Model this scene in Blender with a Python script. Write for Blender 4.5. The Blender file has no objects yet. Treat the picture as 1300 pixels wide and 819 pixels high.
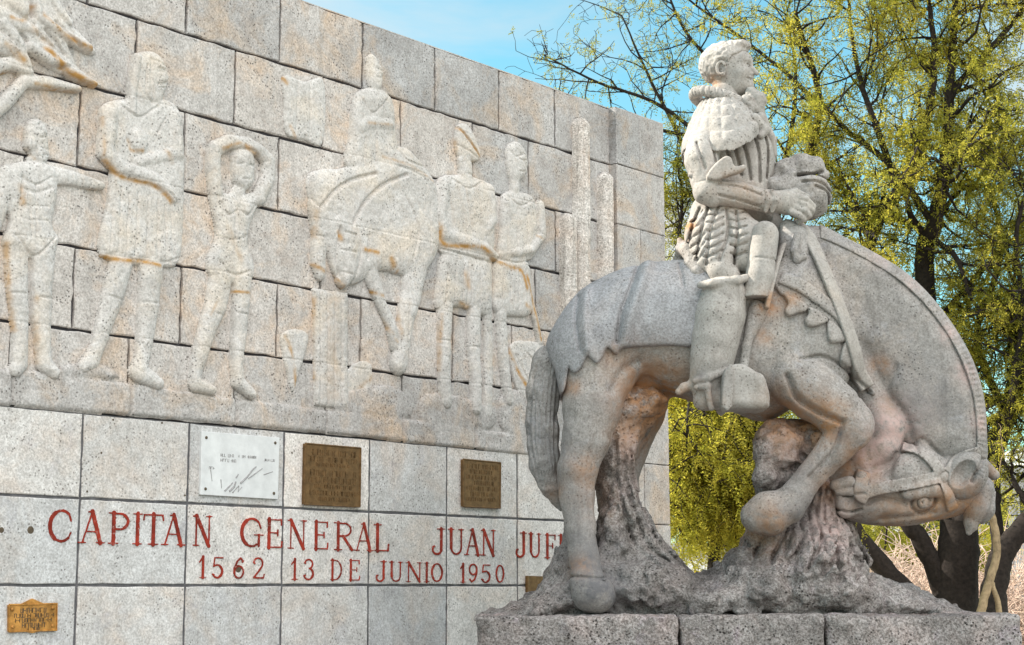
import bpy, math, random
import numpy as np

# ------------------------------------------------------------------ camera, world, sun, exposure
sc = bpy.context.scene
EYE = 1.6
PITCH, ROLL, FPX = 0.1589, -0.0027, 2122.0
cam_d = bpy.data.cameras.new('camera'); cam = bpy.data.objects.new('camera', cam_d)
sc.collection.objects.link(cam); sc.camera = cam
cam_d.sensor_width = 36; cam_d.lens = FPX / 1300 * 36; cam_d.clip_end = 3000; cam_d.clip_start = 0.1
cam.location = (0, 0, EYE)
from mathutils import Matrix, Vector
cam.rotation_euler = (Matrix.Rotation(math.pi/2 + PITCH, 3, 'X') @ Matrix.Rotation(ROLL, 3, 'Z')).to_euler()

SUN_EL = math.radians(36.5); SUN_AZ = math.radians(15)      # azimuth: towards -X, swung this far behind the statue
sun_vec = Vector((-math.cos(SUN_AZ)*math.cos(SUN_EL), math.sin(SUN_AZ)*math.cos(SUN_EL), math.sin(SUN_EL)))
w = bpy.data.worlds.new('World'); sc.world = w; w.use_nodes = True
nt = w.node_tree; nt.nodes.clear()
def wn(t, **k):
    n = nt.nodes.new(t)
    for a, b in k.items(): setattr(n, a, b)
    return n
sky = wn('ShaderNodeTexSky', sky_type='NISHITA', sun_disc=False)
sky.sun_elevation = SUN_EL; sky.sun_rotation = math.atan2(sun_vec.x, sun_vec.y)
sky.air_density = 1.0; sky.dust_density = 0.6; sky.ozone_density = 1.0
tint = wn('ShaderNodeMix', data_type='RGBA', blend_type='MULTIPLY'); tint.inputs[0].default_value = 1
tint.inputs[7].default_value = (0.85, 1.40, 1.20, 1)
tc = wn('ShaderNodeTexCoord'); mp = wn('ShaderNodeMapping'); mp.inputs['Scale'].default_value = (1, 1, 2.6)
nz = wn('ShaderNodeTexNoise'); nz.inputs['Scale'].default_value = 3.1; nz.inputs['Detail'].default_value = 7; nz.inputs['Roughness'].default_value = 0.55
nz.inputs['Distortion'].default_value = 0.4
rp = wn('ShaderNodeValToRGB'); rp.color_ramp.elements[0].position = 0.44; rp.color_ramp.elements[1].position = 0.68
mx = wn('ShaderNodeMix', data_type='RGBA'); pass
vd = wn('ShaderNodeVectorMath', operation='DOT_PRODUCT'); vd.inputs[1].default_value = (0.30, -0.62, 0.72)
fill_lobe = wn('ShaderNodeMapRange', interpolation_type='SMOOTHSTEP'); fill_lobe.inputs[1].default_value = 0.50; fill_lobe.inputs[2].default_value = 0.97  # added unseen glow high behind the camera, shaped as soft fill light
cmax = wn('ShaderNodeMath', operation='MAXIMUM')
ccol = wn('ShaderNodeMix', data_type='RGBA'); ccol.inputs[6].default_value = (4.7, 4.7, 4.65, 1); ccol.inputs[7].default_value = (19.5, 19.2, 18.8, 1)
bg = wn('ShaderNodeBackground'); bg.inputs[1].default_value = 0.10
out = wn('ShaderNodeOutputWorld')
L = nt.links.new
L(tc.outputs['Generated'], mp.inputs[0]); L(mp.outputs[0], nz.inputs['Vector']); L(nz.outputs[0], rp.inputs[0])
L(tc.outputs['Generated'], vd.inputs[0]); L(vd.outputs['Value'], fill_lobe.inputs[0])
L(rp.outputs[0], cmax.inputs[0]); L(fill_lobe.outputs[0], cmax.inputs[1]); L(fill_lobe.outputs[0], ccol.inputs[0]); L(ccol.outputs[2], mx.inputs[7])
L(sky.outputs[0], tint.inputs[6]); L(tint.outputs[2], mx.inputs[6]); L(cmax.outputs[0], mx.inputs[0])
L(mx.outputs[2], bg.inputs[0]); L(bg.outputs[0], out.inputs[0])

sd = bpy.data.lights.new('sun', 'SUN'); sd.energy = 5.0; sd.angle = math.radians(0.5); sd.color = (1, 0.93, 0.82)
sun = bpy.data.objects.new('sun', sd); sc.collection.objects.link(sun)
sun.rotation_euler = sun_vec.to_track_quat('Z', 'Y').to_euler()

sc.view_settings.view_transform = 'Standard'; sc.view_settings.look = 'None'; sc.view_settings.gamma = 1
sc.view_settings.exposure = 0.88
sc.cycles.max_bounces = 6; sc.cycles.transparent_max_bounces = 6

# ------------------------------------------------------------------ pixel rays (a drawing aid: every point gets its own true depth)
_cr, _sr = math.cos(ROLL), math.sin(ROLL)
_F = np.array([0, math.cos(PITCH), math.sin(PITCH)]); _R0 = np.array([1, 0, 0.]); _U0 = np.cross(_R0, _F)
_R = _cr*_R0 + _sr*_U0; _U = -_sr*_R0 + _cr*_U0
CAM = np.array([0, 0, EYE])
def ray(px, py): return _F + _R*(px-650)/FPX + _U*(409.5-py)/FPX
def atY(px, py, Y):
    d = ray(px, py); return CAM + d*(Y/d[1])
def atZ(px, py, z):
    d = ray(px, py); return CAM + d*((z-EYE)/d[2])
Y0 = 12.6                                     # the horse's long plane
PX = Y0/FPX                                   # metres per photo pixel there
def pt(px, py, dy=0.0): return atY(px, py, Y0+dy)

# ------------------------------------------------------------------ object helpers
COL = sc.collection
def thing(name, label, cat, loc=(0, 0, 0), group=None):
    o = bpy.data.objects.new(name, None); COL.objects.link(o); o.location = loc
    o.empty_display_size = 0.2
    tag(o, label, cat, group); return o
def tag(o, label, cat, group=None, kind=None):
    if label: o['label'] = label
    if cat: o['category'] = cat
    if group: o['group'] = group
    if kind: o['kind'] = kind
def np_mesh(name, V, F, mat, parent=None, smooth=True, attrs=None):
    V = np.asarray(V, np.float64)
    if parent is not None:
        off = np.array(parent.matrix_world.translation if parent.parent is None else (0, 0, 0))
        p = parent; off = np.zeros(3)
        while p is not None: off += np.array(p.location); p = p.parent
        V = V - off
    me = bpy.data.meshes.new(name)
    F = np.asarray(F, np.int32); n, k = F.shape
    me.vertices.add(len(V)); me.vertices.foreach_set('co', V.astype(np.float32).ravel())
    me.loops.add(n*k); me.loops.foreach_set('vertex_index', F.ravel())
    me.polygons.add(n); me.polygons.foreach_set('loop_start', np.arange(0, n*k, k, dtype=np.int32))
    try: me.polygons.foreach_set('loop_total', np.full(n, k, np.int32))
    except Exception: pass
    me.polygons.foreach_set('use_smooth', np.full(n, smooth, bool))
    for a, v in (attrs or {}).items():
        at = me.attributes.new(a, 'FLOAT', 'POINT'); at.data.foreach_set('value', np.asarray(v, np.float32))
    me.materials.append(mat); me.update(calc_edges=True); me.validate()
    o = bpy.data.objects.new(name, me); COL.objects.link(o)
    if parent is not None: o.parent = parent
    return o
class MB:
    """collects boxes and tubes in world space; build() links ONE mesh object"""
    def __init__(s): s.V = []; s.F = []; s.T = []
    def add(s, V, F, t=0.0):
        b = len(s.V); s.V += [tuple(v) for v in V]; s.F += [tuple(b+i for i in f) for f in F]; s.T += [t]*len(V)
    def box(s, c, h, ax=None):
        ax = ax or (Vector((1, 0, 0)), Vector((0, 1, 0)), Vector((0, 0, 1))); c = Vector(c)
        V = [c + ax[0]*h[0]*i + ax[1]*h[1]*j + ax[2]*h[2]*k for i in (-1, 1) for j in (-1, 1) for k in (-1, 1)]
        s.add(V, [(0, 1, 3, 2), (4, 6, 7, 5), (0, 4, 5, 1), (2, 3, 7, 6), (0, 2, 6, 4), (1, 5, 7, 3)])
    def tube(s, pts, rad, n=7):
        pts = [Vector(p) for p in pts]; V = []; F = []
        up = Vector((0.31, 0.87, 0.38))
        for i, p in enumerate(pts):
            d = (pts[min(i+1, len(pts)-1)] - pts[max(i-1, 0)]).normalized()
            a = d.cross(up).normalized(); b = d.cross(a)
            for j in range(n):
                t = 2*math.pi*j/n; V.append(p + (a*math.cos(t) + b*math.sin(t))*rad[i])
        for i in range(len(pts)-1):
            for j in range(n):
                F.append((i*n+j, i*n+(j+1) % n, (i+1)*n+(j+1) % n, (i+1)*n+j))
        F.append(tuple(range(n))[::-1]); F.append(tuple((len(pts)-1)*n+j for j in range(n)))
        s.add(V, F)
    def build(s, name, mat, parent=None, smooth=False, bevel=0, tint=False):
        me = bpy.data.meshes.new(name)
        off = Vector((0, 0, 0)); p = parent
        while p is not None: off += p.location; p = p.parent
        me.from_pydata([Vector(v)-off for v in s.V], [], s.F)
        if tint:
            at = me.attributes.new('tint', 'FLOAT', 'POINT'); at.data.foreach_set('value', np.array(s.T, np.float32))
        if smooth: me.polygons.foreach_set('use_smooth', np.full(len(me.polygons), True))
        me.materials.append(mat); me.validate()
        o = bpy.data.objects.new(name, me); COL.objects.link(o)
        if parent is not None: o.parent = parent
        if bevel:
            m = o.modifiers.new('bevel', 'BEVEL'); m.width = bevel; m.segments = 2
        return o

# ------------------------------------------------------------------ procedural materials
def mat_new(name):
    m = bpy.data.materials.new(name); m.use_nodes = True; t = m.node_tree
    b = t.nodes['Principled BSDF']; b.inputs['Roughness'].default_value = 0.85
    b.inputs['Specular IOR Level'].default_value = 0.25
    return m, t, b
def N(t, kind, ins=None, **k):
    n = t.nodes.new(kind)
    for a, v in k.items(): setattr(n, a, v)
    for a, v in (ins or {}).items(): n.inputs[a].default_value = v
    return n
def noise(t, co, scale, detail=4, rough=0.55, dist=0.0):
    n = N(t, 'ShaderNodeTexNoise', {'Scale': scale, 'Detail': detail, 'Roughness': rough, 'Distortion': dist})
    t.links.new(co, n.inputs['Vector']); return n.outputs[0]
def ramp(t, f, a, b, ca=(0, 0, 0, 1), cb=(1, 1, 1, 1)):
    r = N(t, 'ShaderNodeValToRGB'); e = r.color_ramp.elements
    e[0].position = a; e[1].position = b; e[0].color = ca; e[1].color = cb
    t.links.new(f, r.inputs[0]); return r.outputs[0]
def mixc(t, f, a, b, mode='MIX'):
    m = N(t, 'ShaderNodeMix', data_type='RGBA', blend_type=mode)
    for s, v in ((0, f), (6, a), (7, b)):
        if isinstance(v, (int, float)): m.inputs[s].default_value = v
        elif isinstance(v, tuple): m.inputs[s].default_value = v if len(v) == 4 else (*v, 1)
        else: t.links.new(v, m.inputs[s])
    return m.outputs[2]
def math_(t, op, a, b=None):
    m = N(t, 'ShaderNodeMath', operation=op)
    for i, v in enumerate((a, b)):
        if v is None: continue
        if isinstance(v, (int, float)): m.inputs[i].default_value = v
        else: t.links.new(v, m.inputs[i])
    return m.outputs[0]
def attr(t, name): return N(t, 'ShaderNodeAttribute', attribute_name=name).outputs['Fac']

def stone(name, c1, c2, pore=0.5, grain=0.5, warm=None, stain=None, patch=None, pscale=1.0, bump=0.35, bdist=0.01, streak=0, blotch=None):
    """weathered limestone: two tones, fine grain, small dark pores; optional stain attribute, coloured patches, rain streaks"""
    m, t, b = mat_new(name)
    co = N(t, 'ShaderNodeTexCoord').outputs['Object']
    big = noise(t, co, 1.7*pscale, 5, 0.6, 0.3)
    col = mixc(t, ramp(t, big, 0.35, 0.65), c1, c2)
    if warm: col = mixc(t, math_(t, 'MULTIPLY', ramp(t, noise(t, co, 2.3*pscale, 6, 0.65, 0.6), 0.48, 0.72), warm[1]), col, warm[0])
    if patch: col = mixc(t, math_(t, 'MULTIPLY', ramp(t, noise(t, co, 3.7*pscale, 7, 0.7, 0.8), 0.55, 0.70), patch[1]), col, patch[0])
    if blotch: col = mixc(t, math_(t, 'MULTIPLY', ramp(t, noise(t, co, 9*pscale, 6, 0.7, 0.5), 0.55, 0.72), blotch[1]), col, blotch[0])
    at = attr(t, 'tint')
    col = mixc(t, 1.0, col, mixc(t, math_(t, 'ADD', at, 0.5), (0.82, 0.83, 0.85), (1.13, 1.08, 1.045)), 'MULTIPLY')
    if streak:
        mp = N(t, 'ShaderNodeMapping', {'Scale': (9, 9, 0.8)}); t.links.new(co, mp.inputs[0])
        st = ramp(t, noise(t, mp.outputs[0], 1.3, 5, 0.65), 0.54, 0.72)
        col = mixc(t, math_(t, 'MULTIPLY', st, streak), col, (c1[0]*0.45, c1[1]*0.43, c1[2]*0.40))
    # fine mottled grain
    gr = noise(t, co, 62, 2, 0.75)
    col = mixc(t, grain, col, mixc(t, 1.0, col, ramp(t, gr, 0.36, 0.64, (0.50, 0.48, 0.46, 1), (1.32, 1.32, 1.32, 1)), 'MULTIPLY'))
    mid = noise(t, co, 14, 5, 0.7)
    col = mixc(t, grain*0.8, col, mixc(t, 1.0, col, ramp(t, mid, 0.36, 0.64, (0.70, 0.68, 0.66, 1), (1.2, 1.2, 1.2, 1)), 'MULTIPLY'))
    # pores
    v = N(t, 'ShaderNodeTexVoronoi', {'Scale': 36, 'Randomness': 1}); t.links.new(co, v.inputs['Vector'])
    dens = ramp(t, noise(t, co, 5, 4, 0.6), 0.42, 0.62)
    po = math_(t, 'MULTIPLY', ramp(t, v.outputs['Distance'], 0.16, 0.30, (1, 1, 1, 1), (0, 0, 0, 1)), dens)
    col = mixc(t, math_(t, 'MULTIPLY', po, pore), col, (c1[0]*0.22, c1[1]*0.20, c1[2]*0.18))
    if stain:
        sa = attr(t, 'stain')
        sm = math_(t, 'MULTIPLY', sa, ramp(t, noise(t, co, 9, 6, 0.65, 0.4), 0.30, 0.58))
        col = mixc(t, N_clamp(t, sm), col, stain)
        sb = attr(t, 'pink')
        col = mixc(t, N_clamp(t, math_(t, 'MULTIPLY', sb, ramp(t, noise(t, co, 14, 6, 0.7), 0.35, 0.6))), col, (0.50, 0.36, 0.33))
        sk = attr(t, 'dark_patch')
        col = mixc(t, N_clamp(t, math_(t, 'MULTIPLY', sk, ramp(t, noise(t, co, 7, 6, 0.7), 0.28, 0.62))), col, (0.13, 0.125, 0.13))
    t.links.new(col, b.inputs['Base Color'])
    h = math_(t, 'ADD', math_(t, 'MULTIPLY', gr, 0.35), math_(t, 'SUBTRACT', math_(t, 'MULTIPLY', mid, 0.8), math_(t, 'MULTIPLY', po, 0.8)))
    bp = N(t, 'ShaderNodeBump', {'Strength': bump, 'Distance': bdist}); t.links.new(h, bp.inputs['Height'])
    t.links.new(bp.outputs[0], b.inputs['Normal'])
    return m
def N_clamp(t, v):
    m = N(t, 'ShaderNodeClamp'); t.links.new(v, m.inputs[0]); return m.outputs[0]
def plain(name, c, rough=0.7, var=0.25, scale=12, metallic=0.0, bump=0.15):
    m, t, b = mat_new(name)
    co = N(t, 'ShaderNodeTexCoord').outputs['Object']
    n = noise(t, co, scale, 6, 0.65)
    col = mixc(t, ramp(t, n, 0.3, 0.7), tuple(x*(1-var) for x in c), tuple(min(1, x*(1+var)) for x in c))
    t.links.new(col, b.inputs['Base Color']); b.inputs['Roughness'].default_value = rough; b.inputs['Metallic'].default_value = metallic
    bp = N(t, 'ShaderNodeBump', {'Strength': bump, 'Distance': 0.01}); t.links.new(n, bp.inputs['Height']); t.links.new(bp.outputs[0], b.inputs['Normal'])
    return m

OCHRE = (0.42, 0.23, 0.075)
M_block = stone('limestone_block', (0.40, 0.385, 0.375), (0.535, 0.52, 0.51), pore=0.85, grain=0.55, warm=((0.58, 0.43, 0.30), 0.75), patch=((0.40, 0.35, 0.32), 0.55), bump=0.5, streak=0.25)
M_relief = stone('carved_limestone', (0.51, 0.495, 0.475), (0.63, 0.615, 0.60), pore=0.7, grain=0.40, warm=((0.74, 0.60, 0.43), 0.40), stain=OCHRE, bump=0.6, blotch=((0.55, 0.47, 0.40), 0.4))
M_cactus = stone('streaked_limestone', (0.58, 0.55, 0.52), (0.70, 0.68, 0.66), pore=0.7, grain=0.8, warm=((0.62, 0.48, 0.38), 0.4), stain=OCHRE, bump=0.6, streak=0.7)
M_tile = stone('limestone_tile', (0.56, 0.545, 0.53), (0.70, 0.69, 0.68), pore=0.8, grain=0.5, warm=((0.66, 0.52, 0.41), 0.5), patch=((0.40, 0.39, 0.43), 0.45), blotch=((0.42, 0.39, 0.36), 0.3), streak=0.2, bump=0.35, bdist=0.006)
M_mortar = plain('dark_mortar', (0.055, 0.05, 0.055), 0.95, 0.3, 30)
M_gmortar = plain('grey_mortar', (0.11, 0.105, 0.11), 0.95, 0.4, 18)
RUST = (0.40, 0.205, 0.095)
M_statue = stone('carved_grey_stone', (0.265, 0.255, 0.245), (0.38, 0.368, 0.355), pore=0.8, grain=0.50, streak=0.5, blotch=((0.19, 0.18, 0.18), 0.65), warm=((0.47, 0.40, 0.34), 0.5), stain=RUST, bump=0.45, patch=((0.33, 0.34, 0.37), 0.5))
M_rider = stone('carved_pale_stone', (0.335, 0.32, 0.302), (0.43, 0.413, 0.39), pore=0.7, grain=0.34, streak=0.4, blotch=((0.25, 0.22, 0.20), 0.5), warm=((0.56, 0.48, 0.40), 0.4), stain=RUST, bump=0.35, bdist=0.006)
M_blanket = stone('carved_blue_grey_stone', (0.29, 0.295, 0.31), (0.35, 0.36, 0.38), pore=0.7, grain=0.5, blotch=((0.20, 0.20, 0.215), 0.5), streak=0.3, warm=((0.43, 0.40, 0.385), 0.5), stain=RUST, bump=0.4)
M_rock = stone('rough_dark_stone', (0.16, 0.15, 0.147), (0.31, 0.297, 0.29), pore=0.8, grain=1.0, warm=((0.36, 0.29, 0.27), 0.35), stain=RUST, bump=0.9, bdist=0.02, patch=((0.38, 0.33, 0.37), 0.35), blotch=((0.14, 0.135, 0.135), 0.7))
M_plinth = stone('rough_plinth_stone', (0.20, 0.187, 0.183), (0.35, 0.33, 0.325), pore=0.9, grain=1.0, warm=((0.46, 0.36, 0.34), 0.5), bump=1.0, bdist=0.02, patch=((0.40, 0.33, 0.40), 0.5), blotch=((0.13, 0.12, 0.125), 0.7))
def flaking(name, c, under):
    m, t, b = mat_new(name); co = N(t, 'ShaderNodeTexCoord').outputs['Object']
    col = mixc(t, ramp(t, noise(t, co, 7, 5, 0.7), 0.35, 0.65), tuple(x*.55 for x in c), tuple(x*1.35 for x in c))
    col = mixc(t, ramp(t, noise(t, co, 38, 5, 0.75), 0.58, 0.70), col, under)
    t.links.new(col, b.inputs['Base Color']); b.inputs['Roughness'].default_value = 0.8; return m
M_red = flaking('flaking_red_paint', (0.27, 0.028, 0.014), (0.46, 0.30, 0.26))
M_bronze = plain('bronze', (0.17, 0.095, 0.04), 0.5, 0.4, 20, 0.4)
M_brass = plain('polished_brass', (0.50, 0.235, 0.06), 0.42, 0.5, 16, 0.4)
M_marble = plain('white_marble', (0.66, 0.66, 0.66), 0.5, 0.12, 9)
M_darkline = plain('dark_engraving', (0.10, 0.075, 0.05), 0.8, 0.3, 40)
M_greyline = plain('grey_engraving', (0.30, 0.29, 0.29), 0.8, 0.4, 40)
M_bark = plain('dark_bark', (0.026, 0.020, 0.017), 0.95, 0.5, 22, 0, 0.8)
M_palebark = plain('pale_bark', (0.30, 0.22, 0.13), 0.9, 0.5, 14, 0, 0.6)
M_white = plain('white_render', (0.74, 0.74, 0.72), 0.9, 0.08, 3)
M_concrete = plain('grey_concrete', (0.36, 0.36, 0.37), 0.9, 0.2, 4)
M_glass = plain('dark_window_glass', (0.03, 0.035, 0.04), 0.15, 0.2, 4)
M_dry = plain('dry_stem', (0.56, 0.42, 0.34), 0.9, 0.45, 7)
M_wire = plain('black_cable', (0.02, 0.02, 0.02), 0.7, 0.1, 4)
M_orange = plain('orange_paint', (0.70, 0.33, 0.08), 0.7, 0.15, 6)
def leaf_mat(name, c1, c2):
    m = bpy.data.materials.new(name); m.use_nodes = True; t = m.node_tree; t.nodes.clear()
    co = N(t, 'ShaderNodeTexCoord').outputs['Object']
    col = mixc(t, ramp(t, noise(t, co, 2.1, 4, 0.7), 0.35, 0.65), c1, c2)
    col = mixc(t, ramp(t, noise(t, co, 40, 2, 0.6), 0.35, 0.7), col, tuple(x*0.55 for x in c1))
    d = N(t, 'ShaderNodeBsdfDiffuse'); tr = N(t, 'ShaderNodeBsdfTranslucent'); ms = N(t, 'ShaderNodeMixShader', {0: 0.62}); o = N(t, 'ShaderNodeOutputMaterial')
    t.links.new(col, d.inputs[0]); t.links.new(mixc(t, 1.0, col, (1.55, 1.4, 0.9), 'MULTIPLY'), tr.inputs[0])
    t.links.new(d.outputs[0], ms.inputs[1]); t.links.new(tr.outputs[0], ms.inputs[2]); t.links.new(ms.outputs[0], o.inputs[0])
    return m
M_leafA = leaf_mat('yellow_green_leaves', (0.29, 0.31, 0.055), (0.56, 0.50, 0.12))
M_leafB = leaf_mat('olive_leaves', (0.20, 0.22, 0.045), (0.42, 0.38, 0.08))
M_leafC = leaf_mat('golden_leaves', (0.36, 0.37, 0.06), (0.60, 0.54, 0.13))

# ------------------------------------------------------------------ numpy noise, curves, distance fields
_rng = np.random.default_rng(7)
_perm = _rng.permutation(4096).astype(np.int32); _val = _rng.uniform(-1, 1, 4096).astype(np.float32)
def _h(i, j, k): return _val[(_perm[(_perm[(_perm[i & 4095] + j) & 4095] + k) & 4095])]
def vnoise(X, Y, Z):
    i, j, k = np.floor(X).astype(np.int32), np.floor(Y).astype(np.int32), np.floor(Z).astype(np.int32)
    x, y, z = X-i, Y-j, Z-k
    x, y, z = [a*a*(3-2*a) for a in (x, y, z)]
    r = 0
    for a in (0, 1):
        for b in (0, 1):
            for c in (0, 1):
                r = r + _h(i+a, j+b, k+c)*(x if a else 1-x)*(y if b else 1-y)*(z if c else 1-z)
    return r
def smooth_closed(P, n=6):
    P = np.asarray(P, float); m = len(P); o = []
    for i in range(m):
        a, b, c, d = P[i-1], P[i], P[(i+1) % m], P[(i+2) % m]
        for t in np.linspace(0, 1, n, endpoint=False):
            o.append(0.5*((2*b)+(-a+c)*t+(2*a-5*b+4*c-d)*t*t+(-a+3*b-3*c+d)*t**3))
    return np.array(o)
def smooth_open(P, n=6):
    P = np.asarray(P, float); Q = np.vstack([2*P[0]-P[1], P, 2*P[-1]-P[-2]]); o = []
    for i in range(1, len(Q)-2):
        a, b, c, d = Q[i-1], Q[i], Q[i+1], Q[i+2]
        for t in np.linspace(0, 1, n, endpoint=False):
            o.append(0.5*((2*b)+(-a+c)*t+(2*a-5*b+4*c-d)*t*t+(-a+3*b-3*c+d)*t**3))
    o.append(P[-1]); return np.array(o)
def seg_d2(X, Z, a, b):
    bx, bz = b[0]-a[0], b[1]-a[1]; l2 = bx*bx+bz*bz+1e-12
    h = np.clip(((X-a[0])*bx+(Z-a[1])*bz)/l2, 0, 1)
    return np.sqrt((X-a[0]-h*bx)**2+(Z-a[1]-h*bz)**2), h
def line_d(X, Z, P):
    d = None
    for a, b in zip(P[:-1], P[1:]):
        e, _ = seg_d2(X, Z, a, b); d = e if d is None else np.minimum(d, e)
    return d
def poly_d(X, Z, P):
    P = np.asarray(P); d = line_d(X, Z, np.vstack([P, P[:1]])); ins = np.zeros(X.shape, bool)
    for a, b in zip(P, np.roll(P, -1, 0)):
        c = (a[1] > Z) != (b[1] > Z)
        with np.errstate(divide='ignore', invalid='ignore'):
            ins ^= c & (X < (b[0]-a[0])*(Z-a[1])/(b[1]-a[1]+1e-12)+a[0])
    return np.where(ins, -d, d)
def blur(A, n):
    for _ in range(n):
        A = np.pad(A, 1, mode='edge'); A = (A[:-2, 1:-1]+A[2:, 1:-1]+A[1:-1, :-2]+A[1:-1, 2:]+2*A[1:-1, 1:-1])/6
    return A
def smin(a, b, k):
    if k <= 0: return np.minimum(a, b)
    h = np.clip(0.5+0.5*(b-a)/k, 0, 1); return b+(a-b)*h-k*h*(1-h)

class Field:
    """signed distance field on a world grid, sculpted with primitives, then turned into one continuous mesh"""
    def __init__(s, lo, hi, h):
        s.h = h; s.lo = np.array(lo, float); n = np.ceil((np.array(hi)-s.lo)/h).astype(int)+1; s.n = n
        s.x = (s.lo[0]+h*np.arange(n[0])).astype(np.float32); s.y = (s.lo[1]+h*np.arange(n[1])).astype(np.float32); s.z = (s.lo[2]+h*np.arange(n[2])).astype(np.float32)
        s.f = np.full(n, 1.0, np.float32); s.X2, s.Z2 = np.meshgrid(s.x, s.z, indexing='ij')
    def _win(s, lo, hi):
        a = np.clip(np.floor((np.array(lo)-s.lo)/s.h).astype(int), 0, s.n); b = np.clip(np.ceil((np.array(hi)-s.lo)/s.h).astype(int)+1, 0, s.n)
        return tuple(slice(i, j) for i, j in zip(a, b))
    def _put(s, w, d, k, sub=False):
        d = d.astype(np.float32)
        if sub: s.f[w] = -smin(-s.f[w], d, k)
        else: s.f[w] = smin(s.f[w], d, k)
    def chain(s, P, k=0.03, sub=False):
        """P: list of (x,y,z,r)"""
        P = [np.array(p, float) for p in P]
        if len(P) == 1: P = P*2
        for a, b in zip(P[:-1], P[1:]):
            m = max(a[3], b[3])+k+4*s.h
            w = s._win(np.minimum(a[:3], b[:3])-m, np.maximum(a[:3], b[:3])+m)
            x, y, z = s.x[w[0]][:, None, None]-a[0], s.y[w[1]][None, :, None]-a[1], s.z[w[2]][None, None, :]-a[2]
            if x.size*y.size*z.size == 0: continue
            d = b[:3]-a[:3]; l2 = d@d+1e-12
            t = np.clip((x*d[0]+y*d[1]+z*d[2])/l2, 0, 1)
            D = np.sqrt((x-t*d[0])**2+(y-t*d[1])**2+(z-t*d[2])**2)-(a[3]+(b[3]-a[3])*t)
            s._put(w, D, k, sub)
    def ell(s, c, r, k=0.03, sub=False, ax=None):
        c = np.array(c, float); r = np.array(r, float); m = r.max()+k+4*s.h
        w = s._win(c-m, c+m)
        x, y, z = s.x[w[0]][:, None, None]-c[0], s.y[w[1]][None, :, None]-c[1], s.z[w[2]][None, None, :]-c[2]
        if ax is not None:
            A = np.array(ax); x, y, z = [A[i, 0]*x+A[i, 1]*y+A[i, 2]*z for i in range(3)]
        k0 = np.sqrt((x/r[0])**2+(y/r[1])**2+(z/r[2])**2); k1 = np.sqrt((x/r[0]**2)**2+(y/r[1]**2)**2+(z/r[2]**2)**2)+1e-6
        s._put(w, k0*(k0-1)/k1, k, sub)
    def poly(s, P, y0, T, R, k=0.03, bl=6, sub=False):
        """outline P [(x,z)] pillowed to half-thickness T over edge distance R about depth y0"""
        d2 = poly_d(s.X2, s.Z2, P); d2 = blur(d2, bl)
        a = np.maximum(d2+R, 0)[:, None, :]; y = (s.y[None, :, None]-y0)*(R/T)
        D = (np.sqrt(a*a+y*y)-R)*min(1, T/R)
        D = np.where(d2[:, None, :] > R*3, 1.0, D)
        s._put(tuple(slice(None) for _ in range(3)), D, k, sub)
    def engrave(s, P, wd, dep, ylo=None, yhi=None):
        g = dep*np.exp(-(line_d(s.X2, s.Z2, np.asarray(P))/wd)**2)
        sl = slice(None)
        if ylo is not None or yhi is not None:
            m = np.ones(len(s.y), bool)
            if ylo is not None: m &= s.y > ylo
            if yhi is not None: m &= s.y < yhi
            sl = m
        s.f[:, sl, :] += g[:, None, :].astype(np.float32)
    def rough(s, amps, seed=0):
        for fr, am in amps:
            X = s.x[:, None, None]*fr+seed; Y = s.y[None, :, None]*fr+seed*2; Z = s.z[None, None, :]*fr
            m = np.abs(s.f) < 0.15
            i = np.nonzero(m)
            s.f[i] += am*vnoise(s.x[i[0]]*fr+seed, s.y[i[1]]*fr+2*seed, s.z[i[2]]*fr)
    def mesh(s, f=None):
        f = s.f if f is None else f
        f = f.copy(); f[0], f[-1] = 1, 1; f[:, 0], f[:, -1] = 1, 1; f[:, :, 0], f[:, :, -1] = 1, 1
        ins = f < 0; n = f.shape
        c = [(i, j, k) for i in (0, 1) for j in (0, 1) for k in (0, 1)]
        def sub(A, o): return A[o[0]:n[0]-1+o[0], o[1]:n[1]-1+o[1], o[2]:n[2]-1+o[2]]
        al = np.ones((n[0]-1, n[1]-1, n[2]-1), bool); an = np.zeros_like(al)
        for o in c: q = sub(ins, o); al &= q; an |= q
        act = an & ~al; I = np.nonzero(act); idx = np.full(act.shape, -1, np.int32); idx[I] = np.arange(len(I[0]))
        vals = {o: f[I[0]+o[0], I[1]+o[1], I[2]+o[2]] for o in c}
        acc = np.zeros((len(I[0]), 3)); cnt = np.zeros(len(I[0]))
        for a in c:
            for ax in range(3):
                if a[ax]: continue
                b = list(a); b[ax] = 1; b = tuple(b); va, vb = vals[a], vals[b]
                m = (va < 0) != (vb < 0); t = np.where(m, va/np.where(m, va-vb, 1), 0)
                for q in range(3): acc[:, q] += np.where(m, a[q]+(t if q == ax else 0), 0)
                cnt += m
        V = (np.stack(I, 1)+acc/cnt[:, None])*s.h+s.lo
        F = []
        for ax in range(3):
            u, v = [(1, 2), (2, 0), (0, 1)][ax]
            A = [slice(None)]*3; B = [slice(None)]*3; A[ax] = slice(0, -1); B[ax] = slice(1, None)
            a, b = ins[tuple(A)], ins[tuple(B)]; E = np.array(np.nonzero(a != b)).T
            E = E[(E[:, u] > 0) & (E[:, v] > 0)]
            fl = a[E[:, 0], E[:, 1], E[:, 2]]
            def g(du, dv):
                e = E.copy(); e[:, u] -= du; e[:, v] -= dv; return idx[e[:, 0], e[:, 1], e[:, 2]]
            q = np.stack([g(1, 1), g(0, 1), g(0, 0), g(1, 0)], 1)
            q[~fl] = q[~fl][:, ::-1]; F.append(q)
        F = np.vstack(F); F = F[(F >= 0).all(1)]
        return V, F

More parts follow.
